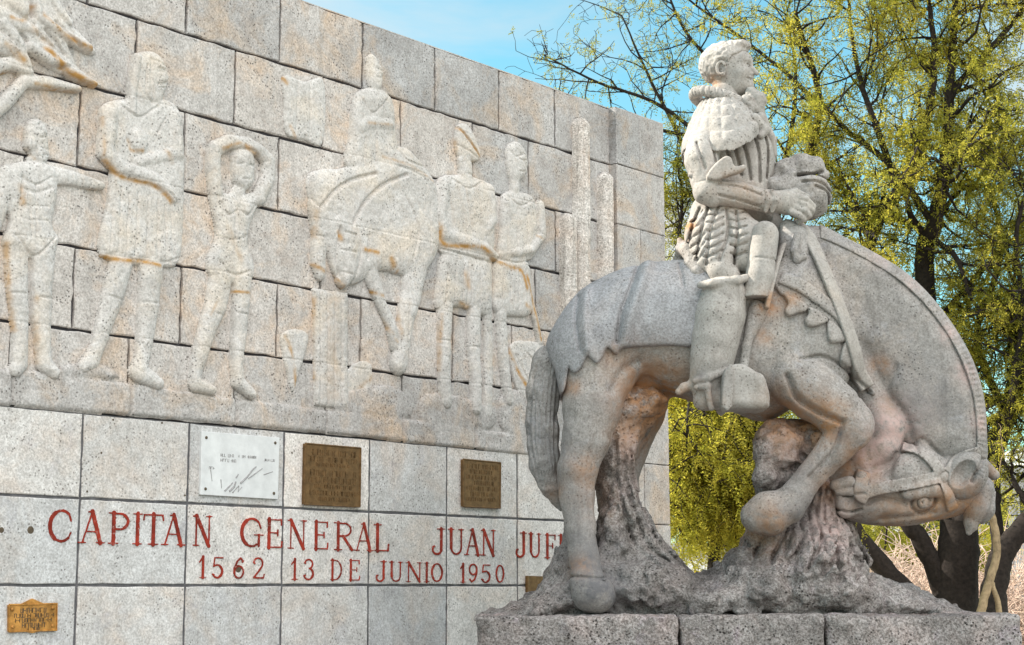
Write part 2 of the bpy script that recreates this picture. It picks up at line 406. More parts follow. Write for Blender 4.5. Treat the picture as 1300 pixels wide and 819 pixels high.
def C(*P, dy=0.0):
    """chain of (px, py, radius px[, dy]) on the statue -> world (x,y,z,r)"""
    o = []
    for p in P:
        d = p[3] if len(p) > 3 else dy
        v = pt(p[0], p[1], d); o.append((*v, p[2]*(Y0+d)/FPX))
    return o
def P2(P, dy=0.0, sm=6, closed=True):
    Q = np.array([pt(a, b, dy)[[0, 2]] for a, b in P])
    if sm: Q = smooth_closed(Q, sm) if closed else smooth_open(Q, sm)
    return Q
STAINS = [(818, 505, 44, .95), (800, 560, 26, .7), (845, 515, 30, .8), (990, 543, 38, 1.0), (1035, 545, 22, .9), (963, 402, 16, 1.0), (958, 440, 12, .5), (742, 600, 22, .5),
          (733, 720, 12, 1.0), (965, 672, 28, .7), (1080, 590, 26, .9), (1040, 620, 18, .7), (1120, 660, 30, .6), (1180, 655, 34, .8), (1215, 640, 20, .7),
          (1108, 470, 12, .8), (1120, 520, 14, .6), (757, 640, 30, .3), (930, 262, 30, .45), (905, 108, 10, .9), (868, 300, 9, 1.2), (1063, 640, 20, .5), (775, 462, 12, .4), (722, 500, 10, .8), (702, 628, 10, .7), (1250, 600, 8, .6), (990, 395, 12, .6), (890, 520, 12, .6)]
PINKS = [(1125, 545, 34, 1.2), (1100, 585, 20, .9), (1195, 430, 14, .7), (1215, 480, 16, .8), (1235, 540, 14, .7), (1150, 365, 14, .5), (985, 580, 30, .45), (1040, 660, 30, .6), (1045, 690, 30, .5), (815, 620, 20, .5), (800, 575, 18, .6), (1110, 335, 14, .5)]
DARK_PATCHES = [(738, 700, 36, .75), (758, 752, 34, .9), (735, 640, 28, .35), (985, 655, 36, .5), (1040, 600, 26, .3), (690, 600, 40, .5), (812, 540, 40, .35), (1110, 650, 40, .3), (1000, 535, 30, .3), (760, 520, 26, .3), (900, 500, 22, .3), (1225, 640, 26, .4), (1140, 420, 40, .18), (1160, 495, 45, .45), (1170, 520, 30, .4), (1010, 655, 20, .5), (690, 560, 30, .6), (755, 750, 30, .6), (1085, 640, 20, .3), (1235, 605, 20, .4), (880, 492, 12, 1.2), (1050, 560, 10, .9), (1000, 600, 14, .4)]  # soft dark grey spots on legs, hooves, tail, belly, head and neck
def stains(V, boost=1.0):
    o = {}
    for nm, L_ in (('stain', STAINS), ('pink', PINKS), ('dark_patch', DARK_PATCHES)):
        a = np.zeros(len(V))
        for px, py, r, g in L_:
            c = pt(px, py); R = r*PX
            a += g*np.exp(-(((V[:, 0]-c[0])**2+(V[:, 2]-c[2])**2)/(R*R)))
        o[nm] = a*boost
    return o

# ------------------------------------------------------------------ ground
gm, gt, gb = mat_new('dusty_ground')
co = N(gt, 'ShaderNodeTexCoord').outputs['Object']
gt.links.new(mixc(gt, ramp(gt, noise(gt, co, 0.6, 8, 0.65), 0.35, 0.65), (0.30, 0.25, 0.19), (0.42, 0.36, 0.29)), gb.inputs['Base Color'])
MBg = MB(); MBg.add([(-900, -900, 0), (900, -900, 0), (900, 1500, 0), (-900, 1500, 0)], [(0, 1, 2, 3)])
tag(MBg.build('ground', gm), None, None, kind='structure')
pm, ptree, pb = mat_new('paving')
co = N(ptree, 'ShaderNodeTexCoord').outputs['Object']
br = N(ptree, 'ShaderNodeTexBrick', {'Scale': 1.0, 'Mortar Size': 0.012, 'Brick Width': 0.6, 'Row Height': 0.6, 'Color1': (0.17, 0.165, 0.155, 1), 'Color2': (0.21, 0.20, 0.19, 1), 'Mortar': (0.2, 0.19, 0.18, 1)}, offset=0.0)
ptree.links.new(co, br.inputs['Vector']); ptree.links.new(br.outputs[0], pb.inputs['Base Color'])
MBp = MB(); MBp.add([(-14, -8, 0.004), (9, -8, 0.004), (9, 17.5, 0.004), (-14, 17.5, 0.004)], [(0, 1, 2, 3)])
tag(MBp.build('paved_plaza', pm), None, None, kind='structure')

# ------------------------------------------------------------------ the monument wall
WA = 0.7119; WD = np.array([math.sin(WA), math.cos(WA), 0]); WN = np.array([math.cos(WA), -math.sin(WA), 0])
WB = np.array([-3.0246, 11.7321, 0])
ROWS = [4.8257+EYE, 4.2324+EYE, 3.6141+EYE, 3.0028+EYE, 2.4199+EYE, 1.8218+EYE, 1.2434+EYE]
TW, TH = 0.9388, 0.6
def wp(s, z, d=0.0): return WB + WD*s + np.array([0, 0, z]) + WN*d
def onwall(px, py, d=0.0):
    r = ray(px, py); o = CAM-(WB+WN*d); t = -(o@WN)/(r@WN); p = CAM+r*t
    return np.array([(p-WB)@WD, p[2]])
S_END = onwall(776, 300)[0]; S_PIER = onwall(784, 300, 0.09)[0]; S_R = onwall(845, 300, 0.09)[0]; S_L = -3.2
wall = thing('monument_wall', 'tall pale limestone block wall with carved relief figures and red lettering', 'wall', tuple(wp(2, 0)))
wall['kind'] = 'thing'
core = MB()
def wbox(mb, s0, s1, z0, z1, d0, d1): mb.box(wp((s0+s1)/2, (z0+z1)/2, (d0+d1)/2), ((s1-s0)/2, abs(d1-d0)/2, (z1-z0)/2), (Vector(WD), Vector(WN), Vector((0, 0, 1))))
wbox(core, S_L, S_R-0.01, 0, ROWS[0]-0.01, -0.75, -0.03)
core.build('mortar_bed', M_mortar, wall)
cap = MB(); wbox(cap, S_L-0.01, S_R, ROWS[0]-0.008, ROWS[0]+0.002, -0.76, -0.004)
rb = random.Random(11)
def block(mb, s0, s1, z0, z1, d=0.0, gap=0.007, bev=0.007, dep=0.06, jit=0.0025, tb=0.0):
    """one stone with slightly chipped edges"""
    s0, s1, z0, z1 = s0+gap, s1-gap, z0+gap, z1-gap
    per = []; n = 9
    for i in range(n): per.append((s0+(s1-s0)*i/n, z0))
    for i in range(n): per.append((s1, z0+(z1-z0)*i/n))
    for i in range(n): per.append((s1-(s1-s0)*i/n, z1))
    for i in range(n): per.append((s0, z1-(z1-z0)*i/n))
    cs, cz = (s0+s1)/2, (z0+z1)/2; V = []; m = len(per)
    J = [(rb.uniform(-jit, jit), rb.uniform(-jit, jit), bev*rb.uniform(0.6, 1.7)) for _ in per]
    dd = d+rb.uniform(-0.002, 0.002)
    for (a, b), j in zip(per, J): V.append(wp(a+j[0], b+j[1], d-dep))
    for (a, b), j in zip(per, J): V.append(wp(a+j[0], b+j[1], dd-j[2]*0.8))
    for (a, b), j in zip(per, J):
        V.append(wp(a+j[0]-math.copysign(min(j[2], abs(a-cs)), a-cs)*(abs(a-cs) > (s1-s0)*0.4), b+j[1]-math.copysign(min(j[2], abs(b-cz)), b-cz)*(abs(b-cz) > (z1-z0)*0.4), dd))
    F = []
    for q in (0, 1):
        for i in range(m): F.append((q*m+i, q*m+(i+1) % m, (q+1)*m+(i+1) % m, (q+1)*m+i))
    F.append(tuple(2*m+i for i in range(m)))
    mb.add(V, F, max(-.5, min(.5, rb.uniform(-0.5, 0.5)+tb)))
# joints of the relief courses, read off the photo (px, py)
JN = {0: [(237, 20), (356, 40), (461, 60), (553, 90), (634, 120), (705, 150)],
      1: [(174, 45), (299, 100), (410, 130), (509, 155), (600, 195), (671, 215)],
      2: [(101, 160), (234, 190), (354, 215), (470, 240), (568, 260), (640, 280), (706, 310)],
      3: [(30, 250), (165, 285), (290, 300), (407, 355), (520, 330), (610, 350), (680, 380)],
      4: [(94, 370), (230, 385), (352, 405), (458, 440), (575, 430), (650, 460), (715, 470)],
      5: [(12, 490), (163, 480), (297, 520), (413, 535), (510, 515), (602, 540), (690, 550)]}
up = MB()
for c in range(6):
    js = [onwall(*p)[0] for p in JN[c]]
    while js[0] > S_L+1.3: js.insert(0, js[0]-rb.uniform(0.8, 1.0))
    js = [S_L]+js+[S_END]
    for a, b in zip(js[:-1], js[1:]): block(up, a, b, ROWS[c+1], ROWS[c], jit=0.007, gap=0.010, tb=.28-.09*a-(.25 if c == 0 else 0)+(.15 if c in (2, 3, 4) else 0))
up.build('block_facing', M_block, wall, tint=True)
lo = MB(); mort = MB()
z = ROWS[6]
rows = [z-TH*i for i in range(5)]; rows[-1] = 0.0
for i in range(4):
    s = -4*TW
    while s < S_END-0.05:
        a, b = max(s, S_L), min(s+TW, S_END)
        if b-a > 0.05: block(lo, a, b, rows[i+1], rows[i], d=0.006, gap=0.010, bev=0.005, jit=0.003)
        s += TW
lo.build('tile_facing', M_tile, wall, tint=True)
wbox(mort, S_L, S_END-0.002, 0, ROWS[6]-0.002, -0.028, -0.004); mort.build('grey_joint', M_gmortar, wall)
pier = MB(); pd = 0.09
pr = ROWS[:7]+[ROWS[6]-TH, ROWS[6]-2*TH, ROWS[6]-3*TH, 0]
for i in range(10):
    if i % 2 == 0:
        sp = onwall(812, 180, pd)[0]; sg = [S_PIER, sp, S_R]
    else: sg = [S_PIER, S_R]
    for a, b in zip(sg[:-1], sg[1:]): block(pier, a, b, pr[i+1], pr[i], d=pd, dep=0.16, gap=0.004, jit=0.0015)
pier.build('pier', M_block, wall, tint=True)
pc = MB(); wbox(pc, S_PIER+0.01, S_R-0.008, 0, ROWS[0]-0.012, -0.06, pd-0.02); pc.build('pier_joint', M_mortar, wall)
rt = MB(); wbox(rt, S_R-0.006, S_R-0.001, 0, ROWS[0], -0.75, -0.061); rt.build('end_facing', M_block, wall)
cap.build('coping', M_block, wall)

# ------------------------------------------------------------------ relief carvings: height fields standing out of the wall plane
class Relief:
    def __init__(s, x0, y0, x1, y1, h=0.0072):
        c = np.array([onwall(a, b) for a, b in ((x0, y0), (x1, y0), (x0, y1), (x1, y1))])
        s.lo = c.min(0); n = np.ceil((c.max(0)-s.lo)/h).astype(int)+1; s.h = h; s.n = n
        s.S, s.Z = np.meshgrid(s.lo[0]+h*np.arange(n[0]), s.lo[1]+h*np.arange(n[1]), indexing='ij')
        s.H = np.zeros(n); s.st = np.zeros(n)
        s.x0 = x0
    def _p(s, P): return np.array([onwall(a[0], a[1]) for a in P])
    def _r(s, px, py, r): return abs(onwall(px, py-r)[1]-onwall(px, py+r)[1])/2
    def _max(s, h, k=0.02):
        d = np.clip(0.5+0.5*(h-s.H)/k, 0, 1); s.H = np.where(h > -k, s.H+(h-s.H)*d+k*d*(1-d)*(s.H > 0), s.H)
    def lim(s, P, top, base=0.016):
        """limb: (px,py,r px) polyline, rounded cross-section rising to `top`"""
        Q = s._p(P); R = [s._r(*p) for p in P]
        h = np.full(s.n, -1.0)
        for a, b, ra, rb_ in zip(Q[:-1], Q[1:], R[:-1], R[1:]):
            d, t = seg_d2(s.S, s.Z, a, b); r = ra+(rb_-ra)*t; u = d/r
            h = np.maximum(h, np.where(u < 1, base+(top-base)*np.sqrt(np.clip(1-u*u, 0, 1)), -1))
        s._max(h); return s
    def pol(s, P, top, edge=14, base=0.016, sm=4, k=0.02):
        Q = s._p(P); Q = smooth_closed(Q, sm) if sm else Q; e = s._r(P[0][0], P[0][1], edge)
        d = poly_d(s.S, s.Z, Q); u = np.clip(-d/e, 0, 1); h = np.where(d < 0, base+(top-base)*np.sqrt(np.clip(1-(1-u)**2, 0, 1)), -1)
        s._max(h, k); return s
    def cut(s, P, wd, dep):
        Q = smooth_open(s._p(P), 5) if len(P) > 2 else s._p(P)
        w_ = s._r(P[0][0], P[0][1], wd*.85); s.H = s.H-1.7*dep*np.exp(-(line_d(s.S, s.Z, Q)/w_)**2)*(s.H > 0.008); return s
    def och(s, P, wd=3.0, g=1.0):
        Q = smooth_open(s._p(P), 5) if len(P) > 2 else s._p(P); w_ = s._r(P[0][0], P[0][1], wd)
        s.st = np.maximum(s.st, g*np.exp(-(line_d(s.S, s.Z, Q)/w_)**2)); return s
    def build(s, name, label, mat=None):
        H = s.H*0.56; H = np.where(H > 0, H+0.005*vnoise(s.S*9, s.Z*9, s.S*0+s.x0)*np.clip(H/0.03, 0, 1)+0.003*vnoise(s.S*34, s.Z*34, s.S*0), H)
        # the running joints of the wall show faintly across the carving
        for r in ROWS[1:6]: H = H-0.006*np.exp(-((s.Z-r)/0.006)**2)*(H > 0.012)
        off = np.where(H > 0.002, H, -0.004)
        V = WB+WD*s.S[..., None]+WN*off[..., None]; V[..., 2] += s.Z
        keep = H > 0.002; k2 = keep.copy()
        k2[1:] |= keep[:-1]; k2[:-1] |= keep[1:]; k2[:, 1:] |= keep[:, :-1]; k2[:, :-1] |= keep[:, 1:]
        idx = np.arange(H.size).reshape(H.shape)
        q = k2[:-1, :-1] & k2[1:, :-1] & k2[1:, 1:] & k2[:-1, 1:]
        F = np.stack([idx[:-1, :-1][q], idx[1:, :-1][q], idx[1:, 1:][q], idx[:-1, 1:][q]], 1)
        u, inv = np.unique(F, return_inverse=True); F = inv.reshape(F.shape)
        Vf = V.reshape(-1, 3)[u]
        o = np_mesh(name, Vf, F, mat or M_relief, wall, attrs={'stain': s.st.ravel()[u]})
        if label: o['label'] = label
        return o
# man standing at the left edge
r = Relief(-60, 140, 140, 490)
r.lim([(44, 166, 15), (48, 194, 15)], 0.10).lim([(42, 205, 10), (38, 220, 14)], 0.06)
r.pol([(8, 212), (40, 205), (68, 215), (70, 250), (64, 285), (72, 310), (38, 330), (2, 312), (10, 280), (0, 250)], 0.11, 16)
r.lim([(58, 222, 13), (88, 226, 10), (112, 233, 8), (126, 236, 6)], 0.08)
r.lim([(8, 222, 13), (-2, 262, 11), (-12, 300, 9)], 0.10)
r.lim([(19, 310, 18), (20, 360, 16), (23, 390, 15), (24, 430, 11), (23, 462, 12), (18, 470, 10)], 0.10)
r.lim([(53, 310, 19), (50, 360, 17), (50, 395, 16), (52, 430, 12), (54, 462, 12), (66, 474, 9)], 0.11)
r.lim([(38, 170, 10), (36, 185, 9)], 0.115); r.cut([(52, 172), (57, 177)], 2, .01).cut([(52, 190), (58, 191)], 1.5, .01)
r.cut([(36, 330), (36, 400), (40, 450)], 3, 0.03).cut([(22, 240), (40, 246), (60, 240)], 2.5, 0.012).cut([(30, 250), (35, 300)], 2, .01).cut([(24, 225), (14, 300)], 2, .01)
r.och([(72, 238), (90, 243), (120, 244)], 2.5).och([(5, 310), (8, 370), (14, 420)], 3.5, .7).och([(20, 240), (22, 258)], 5, .8).och([(42, 380), (42, 460)], 4, .5).och([(28, 190), (40, 203)], 2, .5)
r.cut([(22, 226), (40, 236), (60, 226)], 1.6, .014).cut([(40, 236), (40, 300)], 1.5, .010).cut([(24, 262), (56, 264)], 1.4, .008).cut([(24, 280), (56, 282)], 1.4, .008).cut([(16, 300), (38, 326), (66, 302)], 1.8, .016).cut([(12, 372), (28, 374)], 1.5, .012).cut([(46, 378), (64, 380)], 1.5, .012)
r.cut([(42, 160), (52, 156), (60, 164)], 1.5, .012).cut([(34, 168), (36, 190)], 1.6, .012).cut([(46, 176), (53, 176)], 1.5, .014).cut([(50, 198), (57, 198)], 1.3, .012)
r.build('relief_figure', 'nude man with one arm stretched out, at the left edge')
# man in a tunic with a feather at the back of his head
r = Relief(85, 55, 250, 510)
r.pol([(168, 72), (192, 66), (206, 80), (212, 100), (206, 120), (198, 135), (172, 136), (166, 110)], 0.10, 16)
r.lim([(171, 74, 6), (166, 110, 7), (164, 144, 6)], 0.115)
r.pol([(130, 132), (165, 125), (205, 126), (226, 142), (232, 190), (232, 240), (226, 330), (195, 338), (126, 326), (134, 260), (138, 215), (126, 190), (124, 150)], 0.085, 16)
r.lim([(136, 146, 13), (132, 195, 13), (150, 216, 12), (190, 228, 11), (206, 240, 9), (216, 254, 7)], 0.135)
r.lim([(218, 150, 12), (222, 195, 11), (198, 200, 10), (172, 206, 9)], 0.12)
r.lim([(172, 176, 16), (172, 184, 16)], 0.125)
r.lim([(152, 335, 17), (140, 380, 16), (128, 420, 12), (122, 440, 10), (114, 458, 13), (104, 466, 9)], 0.10)
r.lim([(190, 340, 18), (187, 385, 16), (183, 425, 13), (178, 455, 11), (174, 472, 14), (198, 487, 9)], 0.11)
r.cut([(197, 92), (205, 93)], 2, .014).cut([(196, 108), (206, 108)], 1.8, .012).cut([(188, 78), (186, 100), (190, 128)], 2, .01)
r.cut([(150, 240), (146, 320)], 2, .008).cut([(172, 245), (168, 325)], 2, .010).cut([(196, 255), (196, 330)], 2, .012).cut([(212, 262), (216, 325)], 2, .008).cut([(128, 322), (160, 328), (198, 334), (225, 328)], 2, .01)
r.och([(124, 326), (150, 331), (172, 332), (198, 338)], 3.2, 1.1).och([(128, 205), (150, 226), (188, 236), (206, 250), (212, 258)], 3, 1.0).och([(158, 180), (162, 192), (176, 193)], 2.5, .7).och([(126, 150), (126, 200)], 2, .5).och([(206, 195), (212, 205)], 4, .5)
r.cut([(186, 76), (204, 84), (210, 96)], 1.5, .012).cut([(196, 88), (207, 90)], 1.6, .016).cut([(206, 92), (211, 104), (204, 106)], 1.4, .012).cut([(182, 84), (180, 118), (190, 132)], 1.8, .016).cut([(196, 113), (206, 112)], 1.4, .014)
r.cut([(150, 135), (172, 150), (196, 136)], 1.6, .014).cut([(146, 156), (156, 178), (170, 196)], 1.5, .010).cut([(206, 150), (196, 170)], 1.5, .010).cut([(140, 262), (136, 318)], 1.5, .010).cut([(160, 246), (156, 326)], 1.5, .012).cut([(184, 250), (182, 330)], 1.5, .012).cut([(205, 262), (207, 330)], 1.5, .010).cut([(134, 376), (152, 382)], 1.5, .012).cut([(178, 384), (196, 386)], 1.5, .012)
for q in range(5): r.cut([(206+q*2.4, 244+q*2.5), (214+q*1.6, 250+q*2.6)], .9, .010)
r.build('relief_figure', 'man in a knee length tunic with a feather behind his head')
# nude woman with both arms raised round her head
r = Relief(225, 160, 350, 515)
r.lim([(306, 205, 19), (306, 224, 18)], 0.115).lim([(303, 240, 9), (298, 252, 13)], 0.07)
r.lim([(272, 245, 11), (268, 215, 11), (270, 190, 11), (288, 181, 10), (312, 183, 9), (326, 192, 9)], 0.11)
r.lim([(326, 252, 11), (338, 226, 11), (338, 205, 11), (326, 192, 9), (312, 188, 8)], 0.12)
r.pol([(266, 245), (300, 248), (328, 246), (316, 285), (312, 310), (320, 335), (316, 358), (290, 362), (264, 350), (262, 325), (272, 300), (268, 270)], 0.10, 15)
r.lim([(280, 350, 19), (273, 385, 17), (262, 415, 14), (252, 448, 12), (246, 474, 9), (246, 488, 11), (266, 496, 7)], 0.11)
r.lim([(304, 352, 17), (303, 390, 14), (300, 430, 12), (298, 465, 9), (300, 486, 10), (317, 501, 7)], 0.12)
r.lim([(284, 262, 10), (284, 266, 10)], 0.12).lim([(308, 262, 10), (308, 266, 10)], 0.125)
r.cut([(296, 210), (303, 209)], 1.6, .014).cut([(311, 211), (318, 212)], 1.6, .014).cut([(303, 228), (313, 229)], 1.4, .012).cut([(307, 212), (309, 222)], 1.2, .008)
r.cut([(292, 362), (290, 420)], 2.5, .03).cut([(272, 330), (290, 350), (312, 345)], 2, .012).cut([(294, 270), (293, 310)], 2, .008)
r.och([(278, 190), (300, 184), (322, 198)], 3, .9).och([(294, 371), (312, 373)], 2, 1.0).och([(262, 400), (272, 380)], 2, .4).och([(285, 290), (300, 330)], 5, .35)
r.cut([(292, 196), (300, 190), (318, 194), (326, 206)], 1.6, .014).cut([(294, 202), (292, 224), (300, 238)], 1.6, .014).cut([(276, 258), (284, 274), (296, 268)], 1.4, .012).cut([(300, 268), (310, 274), (320, 262)], 1.4, .012).cut([(268, 398), (282, 402)], 1.4, .010).cut([(296, 398), (310, 400)], 1.4, .010).cut([(272, 300), (292, 306), (312, 298)], 1.4, .008)
r.build('relief_figure', 'nude woman with both arms raised round her head')
# post, axe and banner
r = Relief(350, 355, 470, 530)
r.pol([(396, 366), (440, 372), (440, 520), (398, 515)], 0.06, 8, sm=0)
for x in (404, 413, 422, 431): r.cut([(x, 368), (x, 515)], 1.5, 0.010)
r.pol([(356, 424), (376, 418), (390, 426), (386, 450), (378, 475), (370, 498), (362, 470), (358, 450)], 0.045, 8)
r.pol([(440, 470), (470, 462), (475, 520), (440, 522)], 0.03, 10)
r.och([(360, 428), (368, 450), (374, 490)], 3, .8).och([(396, 380), (394, 440), (396, 480)], 3.5, .7).och([(420, 380), (420, 500)], 12, .28).och([(448, 500), (470, 480)], 4, .4)
r.build('relief_post', 'fluted post with a pointed wedge beside it')
r = Relief(350, 80, 430, 200)
r.pol([(358, 96), (384, 104), (408, 100), (412, 140), (407, 184), (386, 178), (362, 170), (360, 130)], 0.05, 8)
r.cut([(376, 105), (374, 170)], 2, .01).cut([(392, 106), (391, 175)], 2, .01)
r.och([(353, 94), (362, 106)], 3, .9).och([(366, 160), (374, 178)], 3, .5)
r.build('relief_banner', 'flat hanging banner')
# horseman on a horse with lowered head
r = Relief(380, 50, 565, 480)
r.lim([(470, 78, 9), (474, 92, 14), (474, 104, 12)], 0.09).cut([(474, 88), (480, 89)], 1.5, .012).cut([(474, 99), (480, 100)], 1.3, .01).cut([(466, 76), (464, 100)], 1.5, .008)
r.pol([(448, 122), (470, 112), (494, 124), (500, 170), (500, 215), (440, 215), (442, 170)], 0.10, 16)
r.lim([(452, 162, 11), (470, 156, 11), (490, 160, 9)], 0.13).lim([(450, 165, 10), (450, 200, 9), (458, 228, 8)], 0.11)
r.pol([(388, 226), (404, 215), (430, 214), (470, 200), (505, 186), (530, 204), (552, 240), (556, 300), (546, 335), (520, 352), (480, 344), (448, 362), (424, 354), (412, 318), (402, 292), (393, 262)], 0.13, 26)
r.lim([(398, 262, 11), (404, 300, 13), (402, 335, 12), (404, 348, 9)], 0.10)
r.lim([(424, 282, 12), (440, 310, 18), (438, 345, 14), (432, 356, 11)], 0.165)
r.lim([(526, 330, 22), (520, 375, 17), (512, 410, 14), (508, 440, 12), (504, 462, 15)], 0.12)
r.lim([(468, 345, 14), (482, 385, 9), (494, 412, 9), (500, 440, 9)], 0.09)
r.cut([(402, 264), (418, 244), (440, 230), (470, 222)], 2.6, .03).cut([(442, 284), (456, 258), (480, 236), (510, 223)], 2.6, .035)
r.cut([(390, 218), (392, 250), (398, 262)], 2, .02).cut([(424, 290), (422, 330), (428, 360)], 2, .02).cut([(462, 300), (460, 330)], 2, .015).cut([(500, 212), (530, 226), (548, 250)], 2, .01)
r.och([(396, 270), (394, 300)], 5, .45).och([(390, 335), (406, 345)], 3, .9).och([(422, 296), (426, 306)], 3, .9).och([(456, 318), (472, 322)], 3, 1.1).och([(420, 350), (432, 368)], 2.5, .8).och([(450, 362), (470, 372), (496, 380)], 2.4, 1.0).och([(458, 366), (478, 400), (500, 434)], 2.6, .9).och([(500, 345), (504, 430)], 2.5, .6).och([(490, 160), (460, 158)], 2, .5).och([(480, 200), (520, 215), (545, 232)], 2, .5).och([(490, 330), (494, 338)], 5, .8)
r.cut([(456, 128), (468, 145), (486, 128)], 1.5, .012).cut([(458, 176), (456, 214)], 1.4, .010).cut([(472, 172), (472, 214)], 1.4, .010).cut([(486, 172), (489, 212)], 1.4, .010).cut([(500, 190), (512, 206), (540, 214)], 1.5, .014).cut([(476, 90), (484, 91)], 1.3, .014).cut([(478, 93), (482, 98)], 1.1, .010)
r.cut([(430, 296), (446, 300)], 1.6, .018).cut([(426, 318), (444, 322)], 1.5, .014).cut([(428, 346), (438, 350)], 1.5, .016).cut([(446, 290), (452, 320), (446, 350)], 1.7, .016).cut([(398, 300), (408, 302)], 1.4, .012).cut([(508, 250), (524, 290), (518, 330)], 1.8, .014).cut([(540, 260), (540, 320)], 1.5, .012).cut([(514, 380), (512, 430)], 1.3, .010)
r.build('relief_horseman', 'hooded horseman on a horse with lowered head')
# soldier in a crested helmet with a staff
r = Relief(540, 145, 640, 545)
r.pol([(578, 160), (590, 158), (600, 172), (608, 200), (596, 206), (580, 200), (576, 182)], 0.10, 12)
r.lim([(588, 205, 13), (590, 224, 12)], 0.095).cut([(592, 205), (598, 206)], 1.5, .012).cut([(590, 222), (597, 223)], 1.3, .01)
r.pol([(552, 232), (575, 222), (602, 226), (622, 240), (626, 290), (622, 330), (600, 336), (560, 324), (550, 290)], 0.10, 18)
r.lim([(560, 236, 10), (555, 275, 11), (560, 298, 11), (588, 308, 11), (612, 316, 9), (624, 326, 7)], 0.14)
r.lim([(618, 242, 9), (622, 280, 8), (612, 296, 7)], 0.12)
r.pol([(562, 322), (600, 328), (618, 334), (622, 395), (606, 400), (582, 390), (552, 392), (554, 350)], 0.11, 18)
r.lim([(563, 390, 13), (562, 430, 12), (562, 480, 10), (564, 510, 10)], 0.11)
r.lim([(600, 396, 11), (599, 440, 11), (602, 480, 9), (602, 520, 9)], 0.11)
r.lim([(618, 330, 7), (618, 420, 8), (618, 522, 9)], 0.06)
r.cut([(578, 162), (592, 182), (606, 200)], 1.6, .02).cut([(576, 240), (588, 288)], 1.5, .014).cut([(604, 250), (606, 290)], 1.5, .01).cut([(590, 335), (588, 388)], 2, .012).cut([(582, 396), (582, 470)], 3, .02)
r.och([(578, 163), (590, 178), (606, 200)], 2, 1.0).och([(552, 286), (558, 310), (585, 314), (606, 316), (624, 332)], 3, 1.1).och([(580, 385), (590, 391)], 3, .7).och([(556, 400), (554, 470)], 2.5, .6).och([(586, 350), (588, 365)], 5, .6).och([(576, 180), (578, 215)], 2, .5)
r.cut([(576, 184), (604, 202)], 1.4, .014).cut([(584, 202), (582, 224)], 1.5, .012).cut([(596, 208), (600, 215)], 1.1, .010).cut([(570, 228), (590, 240), (608, 232)], 1.5, .014).cut([(566, 250), (572, 294)], 1.3, .010).cut([(586, 240), (594, 292)], 1.3, .012).cut([(614, 256), (614, 296)], 1.3, .010).cut([(556, 316), (590, 326), (620, 334)], 1.6, .016)
for q in range(5): r.cut([(564+q*10, 338), (560+q*11, 386)], 1.2, .010)
r.cut([(552, 432), (572, 434)], 1.3, .010).cut([(590, 440), (608, 442)], 1.3, .010)
r.build('relief_figure', 'soldier in a crested helmet holding a staff')
# second soldier with a bent arm and a shield at his feet
r = Relief(615, 170, 705, 545)
r.pol([(642, 186), (654, 180), (664, 192), (668, 210), (662, 226), (648, 230), (642, 212)], 0.10, 12)
r.lim([(652, 226, 9), (652, 246, 8)], 0.07).cut([(654, 203), (661, 205)], 1.4, .012).cut([(642, 190), (650, 200), (660, 196)], 1.4, .012)
r.pol([(636, 248), (656, 244), (676, 254), (680, 300), (672, 330), (632, 330), (634, 290)], 0.10, 15)
r.lim([(682, 262, 8), (684, 300, 8), (670, 318, 8), (646, 322, 7)], 0.13)
r.pol([(628, 330), (664, 328), (672, 360), (672, 398), (650, 402), (626, 396), (624, 360)], 0.10, 14)
r.lim([(634, 398, 10), (636, 440, 9), (640, 480, 8), (644, 508, 8)], 0.10)
r.lim([(662, 342, 6), (674, 390, 5), (684, 434, 5)], 0.07)
r.pol([(645, 440), (676, 434), (692, 446), (694, 500), (676, 520), (656, 500)], 0.05, 10)
r.cut([(650, 340), (648, 392)], 1.6, .012).cut([(640, 260), (640, 320)], 1.6, .01)
r.och([(628, 332), (640, 340), (656, 344), (664, 366)], 3, 1.2).och([(664, 350), (674, 390), (684, 432)], 2.4, 1.1).och([(643, 442), (654, 470), (664, 488)], 3, 1.2).och([(662, 388), (672, 396)], 3, .9).och([(676, 300), (690, 310)], 2, .5)
r.cut([(644, 206), (646, 226)], 1.4, .012).cut([(660, 206), (664, 214)], 1.1, .010).cut([(655, 218), (661, 219)], 1.1, .012).cut([(642, 252), (656, 262), (670, 256)], 1.4, .012).cut([(652, 264), (652, 324)], 1.3, .010).cut([(666, 268), (664, 312)], 1.3, .010).cut([(630, 330), (650, 334), (670, 332)], 1.5, .014)
for q in range(4): r.cut([(634+q*10, 342), (632+q*11, 392)], 1.2, .010)
r.cut([(652, 450), (672, 490), (684, 506)], 1.5, .012).cut([(664, 446), (686, 470)], 1.5, .010)
r.build('relief_figure', 'soldier with a bent arm and a shield at his feet')
# cacti
for (x0, x1, yt, lab) in ((722, 747, 150, 'tallest of the three carved cacti'), (754, 776, 219, 'cactus at the right end of the relief'), (706, 730, 271, 'shortest cactus, left of the tall one')):
    r = Relief(x0-6, yt-14, x1+6, 520); xc = (x0+x1)/2; rr = (x1-x0)/2
    r.lim([(xc, yt+rr, rr), (xc+1, yt+130, rr*1.05), (xc+1, 500, rr*1.1)], 0.20)
    for q in (-.62, -.22, .2, .6): r.cut([(xc+q*rr, yt+4), (xc+q*rr*1.02, yt+60), (xc+q*rr*1.04, 500)], 1.3, 0.022)
    r.och([(x0, yt+20), (x0+2, 400)], 3, .35).och([(xc+5, yt+40), (xc+6, yt+90)], 3, .4)
    r.build('relief_cactus', lab, M_cactus)
